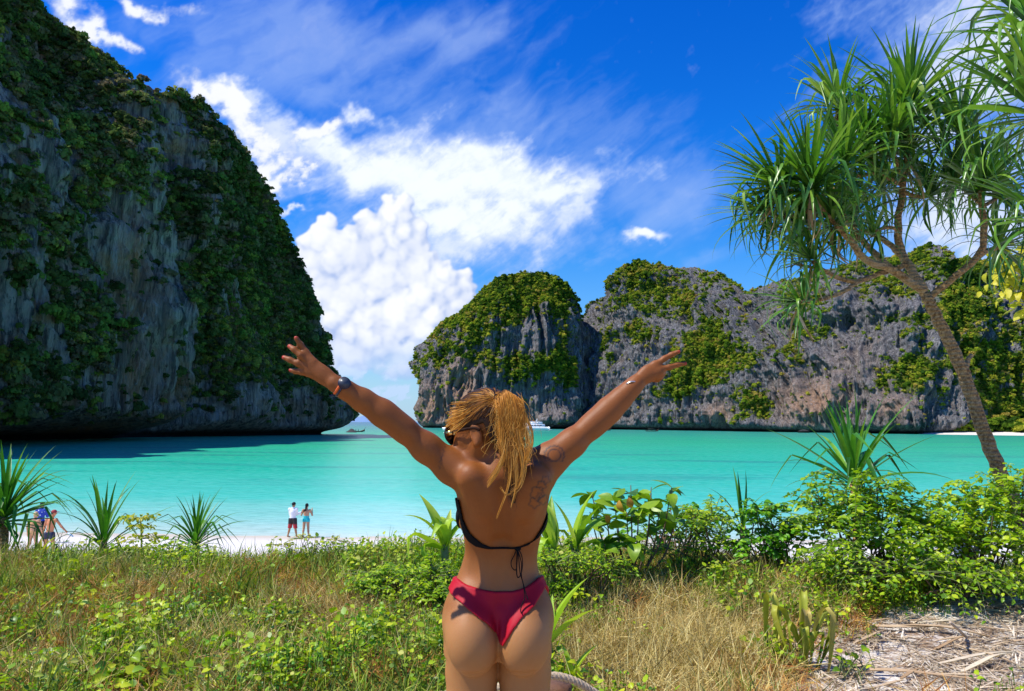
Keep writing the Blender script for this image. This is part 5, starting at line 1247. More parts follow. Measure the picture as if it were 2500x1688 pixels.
    chain([P(800, 925, yl + .02), P(775, 903, yl + .040), P(752, 888, yl + .046), P(731, 876, yl + .040)], (.0135, .0082), .01)
    # right hand, two fingers in a V, ring and little finger folded to the palm, thumb over them
    yr = U - .01
    f.cone(P(1556, 934, yr), P(1580, 910, yr), .020, .021, .012, flat=(n, .7)); f.cone(P(1575, 915, yr), P(1600, 893, yr), .019, .0165, .012, flat=(n, .65)); f.cone(P(1580, 920, yr), P(1608, 908, yr), .020, .0185, .012, flat=(n, .8))
    chain([P(1600, 891, yr), P(1622, 876, yr), P(1640, 866, yr), P(1657, 859, yr - .004)], (.0098, .0068)); chain([P(1606, 901, yr), P(1634, 897, yr - .003), P(1654, 891, yr), P(1673, 888, yr + .002)], (.0098, .0066))
    chain([P(1604, 910, yr), P(1618, 911, yr + .012), P(1612, 918, yr + .034), P(1598, 920, yr + .030)], (.0105, .0080)); chain([P(1600, 920, yr), P(1612, 921, yr + .012), P(1605, 927, yr + .030), P(1592, 928, yr + .026)], (.0100, .0075))
    chain([P(1572, 918, yr + .015), P(1588, 906, yr + .036), P(1602, 908, yr + .046), P(1612, 914, yr + .044)], (.0130, .0085), .01)
    # head turned to the left, chin down
    hc = P(1183, 1046, U - .03); Rh = np.array((Matrix.Rotation(R(66), 3, 'Z') @ Matrix.Rotation(R(-17), 3, 'X')))     # local +Y = face
    L = lambda x, y, z: hc + Rh @ np.array([x, y, z])
    f.ell(L(0, -.005, .028), (.072, .092, .082), .02, rot=Rh)
    f.ell(L(0, .030, -.030), (.060, .062, .078), .03, rot=Rh); f.ell(L(0, .058, -.085), (.030, .030, .022), .03, rot=Rh)
    f.cone(L(-.052, .005, -.050), L(-.022, .065, -.090), .020, .018, .025); f.cone(L(.052, .005, -.050), L(.022, .065, -.090), .020, .018, .025)
    for s in (-1, 1): f.ell(L(s * .038, .058, -.020), (.024, .026, .022), .02, rot=Rh); f.ell(L(s * .030, .082, .012), (.016, .010, .010), .010, 's', Rh)
    f.cone(L(0, .090, .016), L(0, .112, -.022), .007, .011, .012); f.ell(L(0, .104, -.030), (.016, .010, .008), .008, rot=Rh)
    f.ell(L(0, .093, -.052), (.023, .009, .006), .006, rot=Rh); f.ell(L(0, .092, -.063), (.020, .009, .007), .006, rot=Rh); f.ell(L(0, .078, .034), (.050, .018, .010), .015, rot=Rh)
    for s in (-1, 1):
        f.ell(L(s * .074, -.004, -.018), (.008, .019, .031), .008, rot=Rh @ np.array(Matrix.Rotation(R(-14 * s), 3, 'Z'))); f.ell(L(s * .083, .0, -.014), (.005, .010, .016), .005, 's', Rh)
        f.ell(L(s * .077, .002, -.045), (.006, .009, .009), .006, rot=Rh)
    f.L = L; f.Rh = Rh; f.hc = hc
    return f
def build_woman():
    g0 = float(ground_z(0, YW)); base = np.array([P(1225, 1640, YW)[0], YW, g0])
    root = empty('person', base, label='tanned woman seen from behind with both arms raised, in black bikini top and red bottoms', cat='person')
    lo = np.array([P(670, 900, YW)[0], YW - .31, g0 - .02]); hi = np.array([P(1700, 900, YW)[0], YW + .22, P(1200, 800, YW)[2]])
    # legs need no fine grid outside the frame but stay part of the same surface
    f = body_field(lo, hi, 0.0042)
    V, F = f.mesh(); V = relax(V, F, 1, .45)
    px, py = proj(V)
    # tattoos and nails
    ink = np.zeros(len(V))
    def ring(cx, cy, r, w): return np.exp(-((np.hypot(px - cx, py - cy) - r) / w) ** 2)
    back = V[:, 1] < U - .02
    a = np.arctan2(py - 1110, px - 1353); rr = np.hypot((px - 1353) * .95, py - 1112)
    ink += back * (rr < 30) * ((np.exp(-((rr - 21 - 3 * np.abs(np.sin(a * 7))) / 1.8) ** 2) + np.exp(-((rr - 15) / 1.6) ** 2)) * (py < 1128))
    for (cx, cy, r) in ((1312, 1205, 16), (1326, 1220, 11), (1305, 1228, 12), (1322, 1186, 10), (1318, 1210, 6), (1332, 1172, 9)):
        ink += back * ring(cx, cy, r + 2 * np.sin(np.arctan2(py - cy, px - cx) * 5), 1.9) * .8
    ink += back * np.exp(-((px - 1078 - (1120 - py) * .25 - 2 * np.sin(py * .6)) / 1.6) ** 2) * sst(py, 1085, 1092) * sst(py, 1150, 1144) * .7
    nail = np.zeros(len(V))
    for (x, y) in ((722, 823), (705, 845), (690, 872), (706, 904), (1660, 857), (1676, 887)): nail = np.maximum(nail, np.exp(-(((px - x) ** 2 + (py - y) ** 2) / 14.0)))
    pale = np.maximum(sst(py, 1440, 1540), .35 * sst(py, 1330, 1400))  # painted tone: lighter hips and legs, upper back left dark as if shaded
    body = link('body', make_mesh('body', V - base, F, M_SKIN, True, {'ink': np.clip(ink, 0, 1), 'nail': np.clip(nail, 0, 1), 'pale': pale}), root)
    # ---- bikini bottoms: body surface grown by 4 mm inside a cut pattern
    fz = body_field((-.24, YW - .21, P(1200, 1600, YW)[2] - .02), (.20, YW + .2, P(1200, 1380, YW)[2]), 0.0032)
    X = fz.ax[0][:, None, None]; Y = fz.ax[1][None, :, None]; Z = fz.ax[2][None, None, :]
    yv = YW - .10
    tx = [1090, 1103, 1137, 1176, 1211, 1250, 1283, 1323, 1345]; tz = [1420, 1424, 1436, 1444, 1449, 1447, 1439, 1420, 1410]
    bx = [1088, 1093, 1127, 1160, 1192, 1211, 1221, 1228, 1235, 1257, 1276, 1305, 1331, 1345]; bz = [1452, 1458, 1475, 1496, 1520, 1543, 1570, 1572, 1560, 1523, 1499, 1478, 1448, 1440]
    cx_ = lambda L, r: np.array([P(a, 1480, yv)[0] for a in L])
    cz_ = lambda L: np.array([P(1230, a, yv)[2] for a in L])
    zt = np.interp(X, cx_(tx, 0), cz_(tz)); zb = np.interp(X, cx_(bx, 0), cz_(bz))
    zf_t = zt - .01; zf_b = np.interp(np.abs(X - P(1225, 1480, YW)[0]), [0, .02, .05, .10, .17], [cz_([1620])[0], cz_([1590])[0], cz_([1540])[0], cz_([1500])[0], cz_([1462])[0]])
    w = sst(Y, YW - .03, YW + .03); zt2 = zt * (1 - w) + zf_t * w; zb2 = zb * (1 - w) + zf_b * w
    x0 = P(1221, 1560, yv)[0]; z0 = P(1221, 1585, yv)[2]
    ang = np.arctan2(X - x0, Z - z0); dist = np.hypot(X - x0, Z - z0)
    fold = .0022 * np.sin(ang * 17 + 1.0) * sst(dist, .17, .03) * sst(np.abs(ang), .9, .3)
    tube_ = .0012 * np.exp(-((Z - zt2 + .004) / .003) ** 2)
    D = np.maximum(fz.V - .0060 - fold - tube_, np.maximum(Z - zt2, zb2 - Z) * .8)
    V2, F2 = surface_nets(D.astype(np.float32), fz.lo, fz.h); V2 = relax(V2, F2, 3, .5)
    m, t, out = new_mat('red_swim_fabric'); tc = t.add('ShaderNodeTexCoord').outputs['Object']; n1 = t.noise(tc, 14, 4)
    b = t.add('ShaderNodeBsdfPrincipled', {'Base Color': t.mix(n1, (0.36, 0.003, 0.012), (0.48, 0.006, 0.022)), 'Roughness': 0.6, 'Specular IOR Level': 0.25})
    bp = t.add('ShaderNodeBump', {'Height': t.noise(tc, 700, 2), 'Strength': .1, 'Distance': .001}); t.l.new(bp.outputs[0], b.inputs['Normal']); t.l.new(b.outputs[0], out.inputs[0])
    link('bikini_bottom', make_mesh('bikini_bottom', V2 - base, F2, m, True), root)
    # ---- bikini top: band across the back and cups at the sides
    ft = body_field((-.20, YW - .23, P(1200, 1372, YW)[2]), (.17, YW + .2, P(1200, 1212, YW)[2]), 0.0034)
    X = ft.ax[0][:, None, None]; Y = ft.ax[1][None, :, None]; Z = ft.ax[2][None, None, :]
    ux = [1115, 1124, 1130, 1147, 1176, 1198, 1260, 1276, 1302, 1326, 1345]; uz = [1210, 1240, 1274, 1306, 1329, 1338, 1338, 1334, 1324, 1290, 1250]
    wx = [1115, 1122, 1127, 1140, 1160, 1192, 1260, 1289, 1315, 1328, 1345]; wz = [1250, 1290, 1308, 1326, 1339, 1344, 1343, 1335, 1318, 1304, 1290]
    zt = np.interp(X, np.array([P(a, 1300, yv)[0] for a in ux]), cz_(uz)); zb = np.interp(X, np.array([P(a, 1300, yv)[0] for a in wx]), cz_(wz))
    w = sst(Y, YW - .01, YW + .07); zt = zt * (1 - w) + w * cz_([1232])[0]; zb = zb * (1 - w) + w * cz_([1312])[0]
    D = np.maximum(ft.V - .0058, np.maximum(Z - zt, zb - Z) * .8)
    V3, F3 = surface_nets(D.astype(np.float32), ft.lo, ft.h)
    M_BLK = plain('black_swim_fabric', (0.006, 0.006, 0.007), 0.8, .3, 60, spec=.12)
    link('bikini_top', make_mesh('bikini_top', relax(V3, F3, 2, .5) - base, F3, M_BLK, True), root)
    yb = YW - .083
    for pts in ([(1262, 1340), (1256, 1355), (1248, 1372), (1250, 1386), (1259, 1392), (1262, 1375), (1264, 1342)], [(1264, 1340), (1272, 1352), (1276, 1375), (1272, 1402), (1264, 1410), (1261, 1390), (1263, 1342)],
                [(1264, 1342), (1273, 1375), (1273, 1405), (1278, 1430), (1281, 1460), (1275, 1475), (1271, 1490), (1273, 1498)], [(1265, 1342), (1267, 1370), (1270, 1400), (1276, 1420), (1284, 1450), (1289, 1464)]):
        n_ = len(pts); mb = MB(); mb.tube(smooth_path([P(x, y, yb - .006 - .05 * (k / n_) * (y > 1400)) for k, (x, y) in enumerate(pts)], 28), [.0022, .0022], 6, flat=.7); mb.build('tie_string', M_BLK, root, True)
    mb = MB(); mb.ell(P(1264, 1340, yb - .004), (.010, .006, .007), 10); mb.build('knot', M_BLK, root, True)
    mb = MB()
    for s in (-1, 1): mb.tube(smooth_path([P(1252 + s * 3, 1160, YW - .196), P(1253 + s * 3, 1195, YW - .192), P(1253 + s * 2, 1228, YW - .172)], 8), .0025, 6)
    mb.build('neck_tie', M_BLK, root, True)
    # ---- hair
    L = f.L; Rh = f.Rh; hc = f.hc
    def hair_mat():
        m, t, out = new_mat('streaked_blond_hair')
        sh = t.add('ShaderNodeAttribute', attribute_name='shade').outputs['Fac']
        pos = t.add('ShaderNodeNewGeometry').outputs['Position']
        c = t.ramp(sh, [(0.0, (0.010, 0.006, 0.004)), (0.25, (0.06, 0.026, 0.010)), (0.5, (0.40, 0.14, 0.015)), (0.75, (0.80, 0.35, 0.035)), (1.0, (0.93, 0.56, 0.14))])
        b = t.add('ShaderNodeBsdfPrincipled', {'Base Color': c, 'Roughness': 0.5, 'Specular IOR Level': 0.25})
        tl = t.add('ShaderNodeBsdfTranslucent', {'Color': c}); mx = t.add('ShaderNodeMixShader', {0: .18, 1: b.outputs[0], 2: tl.outputs[0]})
        t.l.new(mx.outputs[0], out.inputs[0]); return m
    M_HAIR = hair_mat()
    hr = empty('hair', (0, 0, 0)); hr.parent = root
    tie = P(1211, 977, U - .095)
    g = np.random.default_rng(3)
    capf = Field(hc - .13, hc + .14, .004)
    capf.ell(L(0, -.010, .030), (.079, .098, .088), .02, rot=Rh)
    capf.ell(L(0, -.030, -.020), (.066, .072, .070), .03, rot=Rh)
    X = capf.ax[0][:, None, None]; Y = capf.ax[1][None, :, None]; Z = capf.ax[2][None, None, :]
    loc = [Rh[0, i] * (X - hc[0]) + Rh[1, i] * (Y - hc[1]) + Rh[2, i] * (Z - hc[2]) for i in range(3)]
    D = np.maximum(capf.V, (loc[1] - .050 - .45 * (loc[2] - .02)) * .8)          # hairline on the brow
    D = np.maximum(D, (-(loc[2] + .060) - .25 * (loc[1] + .02)) * .8)
    D = np.maximum(D, np.where((np.abs(loc[0]) > .03) & (loc[1] > -.036), (.006 - loc[2]) * .9, -1))
    Vc, Fc = surface_nets(D.astype(np.float32), capf.lo, capf.h)
    pxc, pyc = proj(Vc)
    # head hair strands: from the hairline over the skull to the tie
    def strands(name, paths, widths, shades, parent):
        Vs, Fs, Ss, k = [], [], [], 0
        for p, w_, s_ in zip(paths, widths, shades):
            n_ = len(p); T = np.gradient(p, axis=0); T /= np.linalg.norm(T, axis=1, keepdims=True) + 1e-9
            sd = np.cross(T, np.array([g.normal(0, .25), -1.0, g.normal(0, .25)])); sd /= np.linalg.norm(sd, axis=1, keepdims=True) + 1e-9
            up = np.cross(sd, T); tp = np.minimum(1, np.minimum(np.linspace(.5, 6, n_), np.linspace(5, .25, n_)))[:, None] * w_
            V = np.stack([p - sd * tp, p + up * tp * .6, p + sd * tp], 1).reshape(-1, 3)
            i = np.arange(n_ - 1)[:, None] * 3 + np.arange(2)[None, :]; Fs.append(np.stack([i, i + 1, i + 4, i + 3], -1).reshape(-1, 4) + k)
            Vs.append(V); k += len(V); Ss.append(np.clip(np.repeat(s_, 3) if np.ndim(s_) else np.full(len(V), s_), 0, 1))
        return link(name, make_mesh(name, np.concatenate(Vs) - base, np.concatenate(Fs), M_HAIR, True, {'shade': np.concatenate(Ss)}), parent)
    link('scalp_hair', make_mesh('scalp_hair', Vc - base, Fc, M_HAIR, True, {'shade': np.full(len(Vc), .12)}), hr)
    Cc = L(0, -.008, .022); rad = np.array([.0795, .098, .087]); tl_ = Rh.T @ (tie - Cc); tdir = tl_ / rad; tdir /= np.linalg.norm(tdir)
    paths, wd, shd = [], [], []
    for i in range(7000):
        while True:
            d = g.normal(size=3); d /= np.linalg.norm(d)
            q = d * rad
            if q[1] > .045 + .45 * (q[2] - .0): continue
            if q[2] < -.075 - .2 * q[1]: continue
            if abs(q[0]) > .035 and q[1] > -.034 and q[2] < -.004: continue
            break
        # great-circle walk on the scalp ellipsoid to the tie
        om = math.acos(np.clip(d @ tdir, -1, 1)); n_ = 12; t_ = np.linspace(0, 1, n_)
        if om < .05: continue
        s0 = np.sin((1 - t_) * om) / math.sin(om); s1 = np.sin(t_ * om) / math.sin(om)
        sp = s0[:, None] * d + s1[:, None] * tdir
        lift = 1 + g.uniform(.0, .035) + .05 * np.sin(t_ * math.pi) * g.random() ** 2
        p = (sp * rad * np.reshape(lift, (-1, 1))) @ Rh.T + Cc + g.normal(0, .0010, 3) + .0015 * np.sin(t_ * 7 + g.uniform(0, 6))[:, None] * g.normal(size=3)
        frontness = sst(q[1], -.06, .05); c0 = .16 + .5 * frontness * g.random() + .10 * g.random()
        s_ = c0 + (1 - c0) * sst(t_, .30, 1.0) * g.uniform(.45, .85) * (1 if d[2] > -.35 else .45)
        if g.random() < .22: s_ = s_ + g.uniform(-.1, .35)
        paths.append(p); wd.append(g.uniform(.00035, .0008)); shd.append(s_)
    for i in range(150):     # wisps blown out on the left and at the nape
        d = np.array([g.uniform(-.9, .3), g.uniform(.3, .75), g.uniform(-.1, .6)]); d /= np.linalg.norm(d); p0 = (d * rad * 1.0) @ Rh.T + Cc
        out_ = np.array([-g.uniform(.005, .028), g.uniform(-.02, .01), g.uniform(-.03, .015)]); p1 = p0 + out_; p2 = p0 + (tie - p0) * .45 + out_ * .3 + np.array([0, -.02, .0]); paths.append(smooth_path([p0, p1, p2], 12)); wd.append(.0005); shd.append(g.uniform(.5, .95))
    strands('swept_strands', paths, wd, shd, hr)
    # ponytail
    paths, wd, shd = [], [], []
    for i in range(6500):
        u = g.normal(0, 1); v = g.random(); dark = g.random() < .30
        top = P(1238 + u * 10, 953 + abs(u) * 6 + g.uniform(0, 22), U - .120 - .03 * v)
        side = np.clip(u, -1.8, 1.8)
        mid = P(1243 + side * 15 + 8, 1010 + g.uniform(-10, 10), U - .13 - .035 * v)
        mid2 = P(1242 + side * 14 + 8, 1060 + g.uniform(-10, 10), U - .125 - .03 * v)
        e = g.choice([0, 1, 2, 3, 4], p=[.34, .30, .26, .07, .03])
        ends = [(1228, 1098), (1250, 1118), (1276, 1094), (1240, 1140), (1252, 1180)][e]
        end = P(ends[0] * .7 + 1250 * .3 + g.normal(0, 8) + side * 5, ends[1] - 16 + g.normal(0, 18), U - .150 - .01 * v)
        if dark: mid = P(1232 + side * 10, 1020, U - .105); mid2 = P(1236 + side * 10, 1085, U - .112); end = P(1252 + g.normal(0, 6), 1170 + g.normal(0, 26), U - .140)
        n_ = 18; p = smooth_path([tie + g.normal(0, .004, 3), top, mid, mid2, end], n_)
        p[:, 0] += .003 * np.sin(np.linspace(0, 5, n_) + g.uniform(0, 6)) * np.linspace(0, 1, n_)
        c0 = (.10 + .1 * g.random()) if dark else .50 + .24 * g.random() + (.12 if g.random() < .15 else 0)
        paths.append(p); wd.append(g.uniform(.00035, .0008)); shd.append(c0 - (0 if dark else .12) * np.linspace(0, 1, n_))
    for pts, nn, sp in (([(1222, 1000), (1226, 1080), (1232, 1110), (1215, 1150), (1190, 1184)], 34, 5), ([(1245, 1020), (1240, 1080), (1246, 1130), (1240, 1190), (1212, 1266)], 10, 3), ([(1260, 1020), (1268, 1080), (1278, 1130), (1268, 1180), (1246, 1200)], 24, 6),
                        ([(1275, 1010), (1288, 1060), (1292, 1100), (1284, 1120), (1296, 1124)], 26, 6), ([(1268, 990), (1284, 1020), (1298, 1050), (1300, 1085), (1292, 1100)], 12, 2), ([(1255, 1100), (1262, 1160), (1258, 1200), (1248, 1236)], 20, 3), ([(1222, 1190), (1235, 1208), (1250, 1205)], 6, 2)):
        for i in range(nn):
            o1 = g.normal(0, sp, 2); p = smooth_path([P(x + o1[0] * (1 - k / len(pts)), y + o1[1], U - .155 - .005 * g.random()) for k, (x, y) in enumerate(pts)], 18)
            paths.append(p); wd.append(g.uniform(.0004, .0009)); shd.append(g.uniform(.5, .95))
    for i in range(160):     # loose flyaway hairs
        a0 = (g.uniform(1205, 1285), g.uniform(955, 1080)); e0 = (a0[0] + g.normal(0, 22), a0[1] + g.uniform(25, 110)); mm_ = ((a0[0] + e0[0]) / 2 + g.normal(6, 14), (a0[1] + e0[1]) / 2 + g.normal(0, 8))
        paths.append(smooth_path([P(*a0, U - .14), P(*mm_, U - .165), P(*e0, U - .15)], 14)); wd.append(.00035); shd.append(g.uniform(.6, 1))
    strands('ponytail', paths, wd, shd, hr)
    mb = MB(); a_ = np.linspace(0, 2 * math.pi, 20); nrm = P(1238, 960, U - .12) - tie; M3 = dirmat(nrm)
    mb.tube(tie + nrm * .18 + (np.stack([np.cos(a_) * .0125, a_ * 0, np.sin(a_) * .0125], -1)) @ M3.T, .0035, 8, cap=False); mb.build('hair_tie', M_BLK, hr, True)
    # ---- sunglasses
    sg = empty('sunglasses', (0, 0, 0)); sg.parent = root
    M_FR = plain('brown_frame', (0.03, 0.012, 0.006), .7, .3, 40, spec=.1); M_GOLD = plain('gold_hinge', (0.75, 0.48, 0.16), .25, .15, 40, metal=1.0); M_LENS = plain('dark_lens', (0.02, 0.018, 0.02), .08, .1, 5, spec=.8)
    for s in (-1, 1):
        mb = MB(); mb.tube(smooth_path([L(s * .068, .082, .010), L(s * .078, .04, .006), L(s * .080, -.004, .0), L(s * .078, -.022, -.012)], 12), .0024, 7, flat=1.8); mb.build('temple_arm', M_FR, sg, True)
        mb = MB(); mb.ell(L(s * .036, .101, .006), (.030, .004, .024), 16, Rh); mb.build('lens', M_LENS, sg, True)
        mb = MB(); pt_ = [L(s * .036 + .031 * math.cos(t), .100 - .006 * abs(math.cos(t)), .006 + .025 * math.sin(t)) for t in np.linspace(0, 2 * math.pi, 22)]; mb.tube(pt_, .0036, 6, cap=False); mb.build('rim', M_FR, sg, True)
        mb = MB(); mb.box(L(s * .0715, .080, .009), (.008, .018, .014), Rh); mb.build('hinge', M_GOLD, sg)
    # ---- watch, bracelet
    wa = empty('wristwatch', (0, 0, 0)); wa.parent = root
    wc = P(833, 946, U - .144); ax = P(815, 935, U - .15) - P(842, 951, U - .14); ax /= np.linalg.norm(ax); M4 = dirmat(ax)
    a_ = np.linspace(0, 2 * math.pi, 30); ringp = lambda r, o: wc + ax * o + (np.stack([np.cos(a_) * r, a_ * 0, np.sin(a_) * r], -1)) @ M4.T
    M_OR = plain('orange_rubber', (0.75, 0.13, 0.02), .5, .15, 60); M_NAVY = plain('navy_rubber', (0.012, 0.012, 0.035), .45, .2, 60)
    for o_, mt, r_, w_, nm in ((.0075, M_OR, .0258, .0038, 'strap_edge'), (-.0075, M_OR, .0262, .0038, 'strap_edge'), (0, M_NAVY, .0265, .0065, 'strap')):
        mb = MB(); mb.tube(ringp(r_ * .92, o_), w_, 8, cap=False, flat=.5 if o_ == 0 else 1); mb.build(nm, mt, wa, True)
    n0 = np.array([.28, -.80, .50]); n0 -= ax * (n0 @ ax); n0 /= np.linalg.norm(n0); e1 = ax; e2 = np.cross(n0, e1); M5 = np.stack([e1, e2, n0], 1)
    fc = wc + n0 * .0285
    def disc(r, h0, h1, mat_, nm):
        mb = MB(); mb.tube([fc + n0 * h0, fc + n0 * h1], r, 28); mb.build(nm, mat_, wa)
    disc(.0180, -.006, .003, M_NAVY, 'watch_case'); disc(.0170, .003, .0045, plain('dark_bezel', (.03, .03, .05), .5, .1, 30), 'bezel'); disc(.0135, .0045, .0052, plain('watch_face', (.05, .06, .075), .35, .2, 120, spec=.4), 'watch_face')
    mb = MB(); tp = wc - n0 * .026; mb.tube(smooth_path([tp, tp + np.array([-.008, -.006, -.010]), tp + np.array([-.022, -.008, -.014])], 6), [.0062, .005], 8, flat=.4); mb.build('strap_tail', M_NAVY, wa, True)
    br = P(1541, 949, U - .01); ax = P(1556, 934, U - .01) - P(1520, 970, U - .01); ax /= np.linalg.norm(ax); M4 = dirmat(ax)
    tilt = np.stack([np.cos(a_) * .0225, .006 * np.sin(a_ + 1), np.sin(a_) * .0225], -1) @ M4.T + br
    bl = empty('bracelet', (0, 0, 0)); bl.parent = root
    mb = MB(); mb.tube(tilt, .0016, 6, cap=False); mb.build('band', plain('pink_cord', (.70, .25, .22), .6, .2, 90), bl, True)
    mb = MB(); mb.tube(smooth_path([P(1529, 938, U - .032), P(1542, 932, U - .036), P(1556, 933, U - .032)], 8), .0022, 6); mb.build('clasp', plain('silver_clasp', (.75, .72, .68), .3, .1, 40, metal=.9), bl, True)
build_woman()

# ------------------------------------------------------------------ people on the beach
def small_person(px, py, H, pose, label, cols, hgt=1.72, head=0.0, name='person', h=0.012):
    """pose: joints in metres in a frame x right, y away, z up from the feet; cols: materials"""
    b = W(px, py, 0.0)
    if H is not None:
        b = P(px, py, H); b[2] = float(ground_z(b[0], b[1]))
    else:
        for _ in range(12): b = W(px, py, float(ground_z(b[0], b[1])))
    root = empty(name, b, label=label, cat='person')
    J = {k: np.array(v, float) for k, v in pose.items()}
    f = Field((-.75, -.6, -.03), (.75, .6, hgt + .08), h)
    f.cone(J['pelvis'], J['chest'], .125, .14, .05, flat=((0, 1, 0), .72)); f.cone(J['chest'], J['neck'], .135, .06, .05, flat=((0, 1, 0), .8)); f.cone(J['neck'], J['head'], .052, .055, .02)
    f.ell(J['head'], (.078, .092, .112), .02)
    fd = J.get('face', np.array([0, 1, 0.])); f.cone(J['head'] + fd * .085 + [0, 0, .0], J['head'] + fd * .105 + [0, 0, -.02], .012, .014, .01)
    for s in 'lr':
        f.cone(J['chest'] + (J['sh' + s] - J['chest']) * .6, J['sh' + s], .06, .055, .04); f.cone(J['sh' + s], J['el' + s], .050, .040, .03); f.cone(J['el' + s], J['wr' + s], .040, .026, .02)
        d = J['wr' + s] - J['el' + s]; d /= np.linalg.norm(d); f.cone(J['wr' + s], J['wr' + s] + d * .08, .028, .030, .015); f.cone(J['wr' + s] + d * .08, J['wr' + s] + d * .15, .024, .014, .012); f.cone(J['wr' + s] + d * .03, J['wr' + s] + d * .08 + [0, .03, .02], .012, .010, .01)
        f.cone(J['hp' + s], J['kn' + s], .092, .058, .03); f.cone(J['kn' + s], J['an' + s], .058, .036, .03); f.cone(J['kn' + s] * .65 + J['an' + s] * .35 + [0, -.01, 0], J['kn' + s] * .5 + J['an' + s] * .5, .055, .045, .03)
        f.cone(J['an' + s], J['an' + s] + fd * .13 + [0, 0, -.045], .036, .026, .02)
    V, F = f.mesh(); link('body', make_mesh('body', relax(V, F, 1), F, cols['skin'], True), root)
    X = f.ax[0][:, None, None]; Y = f.ax[1][None, :, None]; Z = f.ax[2][None, None, :]
    for nm, z0, z1, grow, mt in cols.get('wear', []):
        armcut = 0
        D = np.maximum(f.V - grow, np.maximum(Z - z1, z0 - Z) * .9)
        if nm in ('shorts', 'swim_shorts', 'swimsuit', 'trunks', 'bikini_bottom'): D = np.maximum(D, np.abs(X - J['pelvis'][0]) - .26)
        if nm in ('shirt', 'tshirt'):
            c = J['chest']; lim = cols.get('sleeve', .34); D = np.maximum(D, np.sqrt((X - c[0]) ** 2 + ((Y - c[1]) * .9) ** 2 + ((Z - c[2] + .15) * .55) ** 2) - lim)
        V, F = surface_nets(D.astype(np.float32), f.lo, f.h)
        if len(V): link(nm, make_mesh(nm, relax(V, F, 1), F, mt, True), root)
    hm = MB(); hd = J['head']
    hm.ell(hd - fd * .012 + [0, 0, .022], (.086, .096, .108), 14)
    if cols.get('hair') is not None: 
        if cols.get('long'): hm.tube(smooth_path([hd - fd * .07 + [0, 0, .02], hd - fd * .11 + [0, 0, -.12], hd - fd * .12 + [0, 0, -.30]], 8), [.05, .045, .015], 8); hm.ell(hd - fd * .09 + [0, 0, .06], (.05, .05, .05), 8)
        V_ = hm.mesh('hair', cols['hair'], (0, 0, 0), True); link('hair', V_, root)
    if cols.get('cap') is not None:
        cm = MB(); cm.ell(hd + [0, 0, .055], (.094, .104, .078), 14); cf = fd * (-1 if cols.get('capback') else 1)
        cm.ell(hd + cf * .12 + [0, 0, .045], (.07, .075, .010), 10); link('cap', cm.mesh('cap', cols['cap'], (0, 0, 0), True), root)
    return root, J
def pose(lean=0.0, stride=0.15, arms=None, face=(0, 1, 0), H=1.72, sx=0.0):
    k = H / 1.72
    J = dict(pelvis=(0, 0, .93 * k), chest=(lean * .3, lean * .1, 1.26 * k), neck=(lean * .45, lean * .2, 1.46 * k), head=(lean * .6 + face[0] * .03, lean * .3 + face[1] * .03, 1.60 * k),
             shl=(-.17 + lean * .4, 0, 1.38 * k), shr=(.17 + lean * .4, 0, 1.38 * k), hpl=(-.085, 0, .88 * k), hpr=(.085, 0, .88 * k), face=face)
    J['knl'] = (-.095 - stride * .2, stride * .2, .48 * k); J['knr'] = (.095 + stride * .3, -stride * .2, .48 * k); J['anl'] = (-.10 - stride * .55, 0, .07); J['anr'] = (.10 + stride * .55, 0, .07)
    a = arms or {}
    J['ell'] = a.get('ell', (-.25, .02, 1.12 * k)); J['wrl'] = a.get('wrl', (-.26, .08, .88 * k)); J['elr'] = a.get('elr', (.25, .02, 1.12 * k)); J['wrr'] = a.get('wrr', (.26, .08, .88 * k))
    return J
S_FAIR = plain('fair_skin', (.55, .30, .17), .55, .12, 12, spec=.25); S_RED = plain('sunburnt_skin', (.60, .24, .11), .55, .15, 10, spec=.25); S_TAN = plain('tan_skin', (.42, .21, .10), .55, .12, 12, spec=.25)
C_WHITE = plain('white_cotton', (.80, .80, .80), .8, .05, 15); C_BLACK = plain('black_cloth', (.012, .012, .014), .7, .3, 15, spec=.2); C_TURQ = plain('turquoise_swimsuit', (.0, .50, .55), .5, .1, 20); C_NAVY = plain('navy_trunks', (.015, .018, .05), .6, .4, 30); C_HAIR = plain('black_hair', (.008, .007, .006), .5, .3, 60, spec=.3)
C_REDCAP = plain('red_cap', (.32, .03, .03), .7, .15, 20); C_SKIRT = plain('ochre_swimsuit', (.55, .30, .12), .7, .2, 20)
def two_tone(name, top, bot, z0):
    m, t, out = new_mat(name); sep = t.add('ShaderNodeSeparateXYZ', {0: t.add('ShaderNodeTexCoord').outputs['Object']})
    b = t.add('ShaderNodeBsdfPrincipled', {'Base Color': t.mix(t.ss(sep.outputs[2], z0 - .04, z0 + .05), bot, top), 'Roughness': .6}); t.l.new(b.outputs[0], out.inputs[0]); return m
def floral(name, base, fl):
    m, t, out = new_mat(name); v = t.add('ShaderNodeTexVoronoi', {'Vector': t.add('ShaderNodeTexCoord').outputs['Object'], 'Scale': 9.0})
    b = t.add('ShaderNodeBsdfPrincipled', {'Base Color': t.mix(t.ss(v.outputs['Distance'], .32, .25), base, fl), 'Roughness': .7}); t.l.new(b.outputs[0], out.inputs[0]); return m
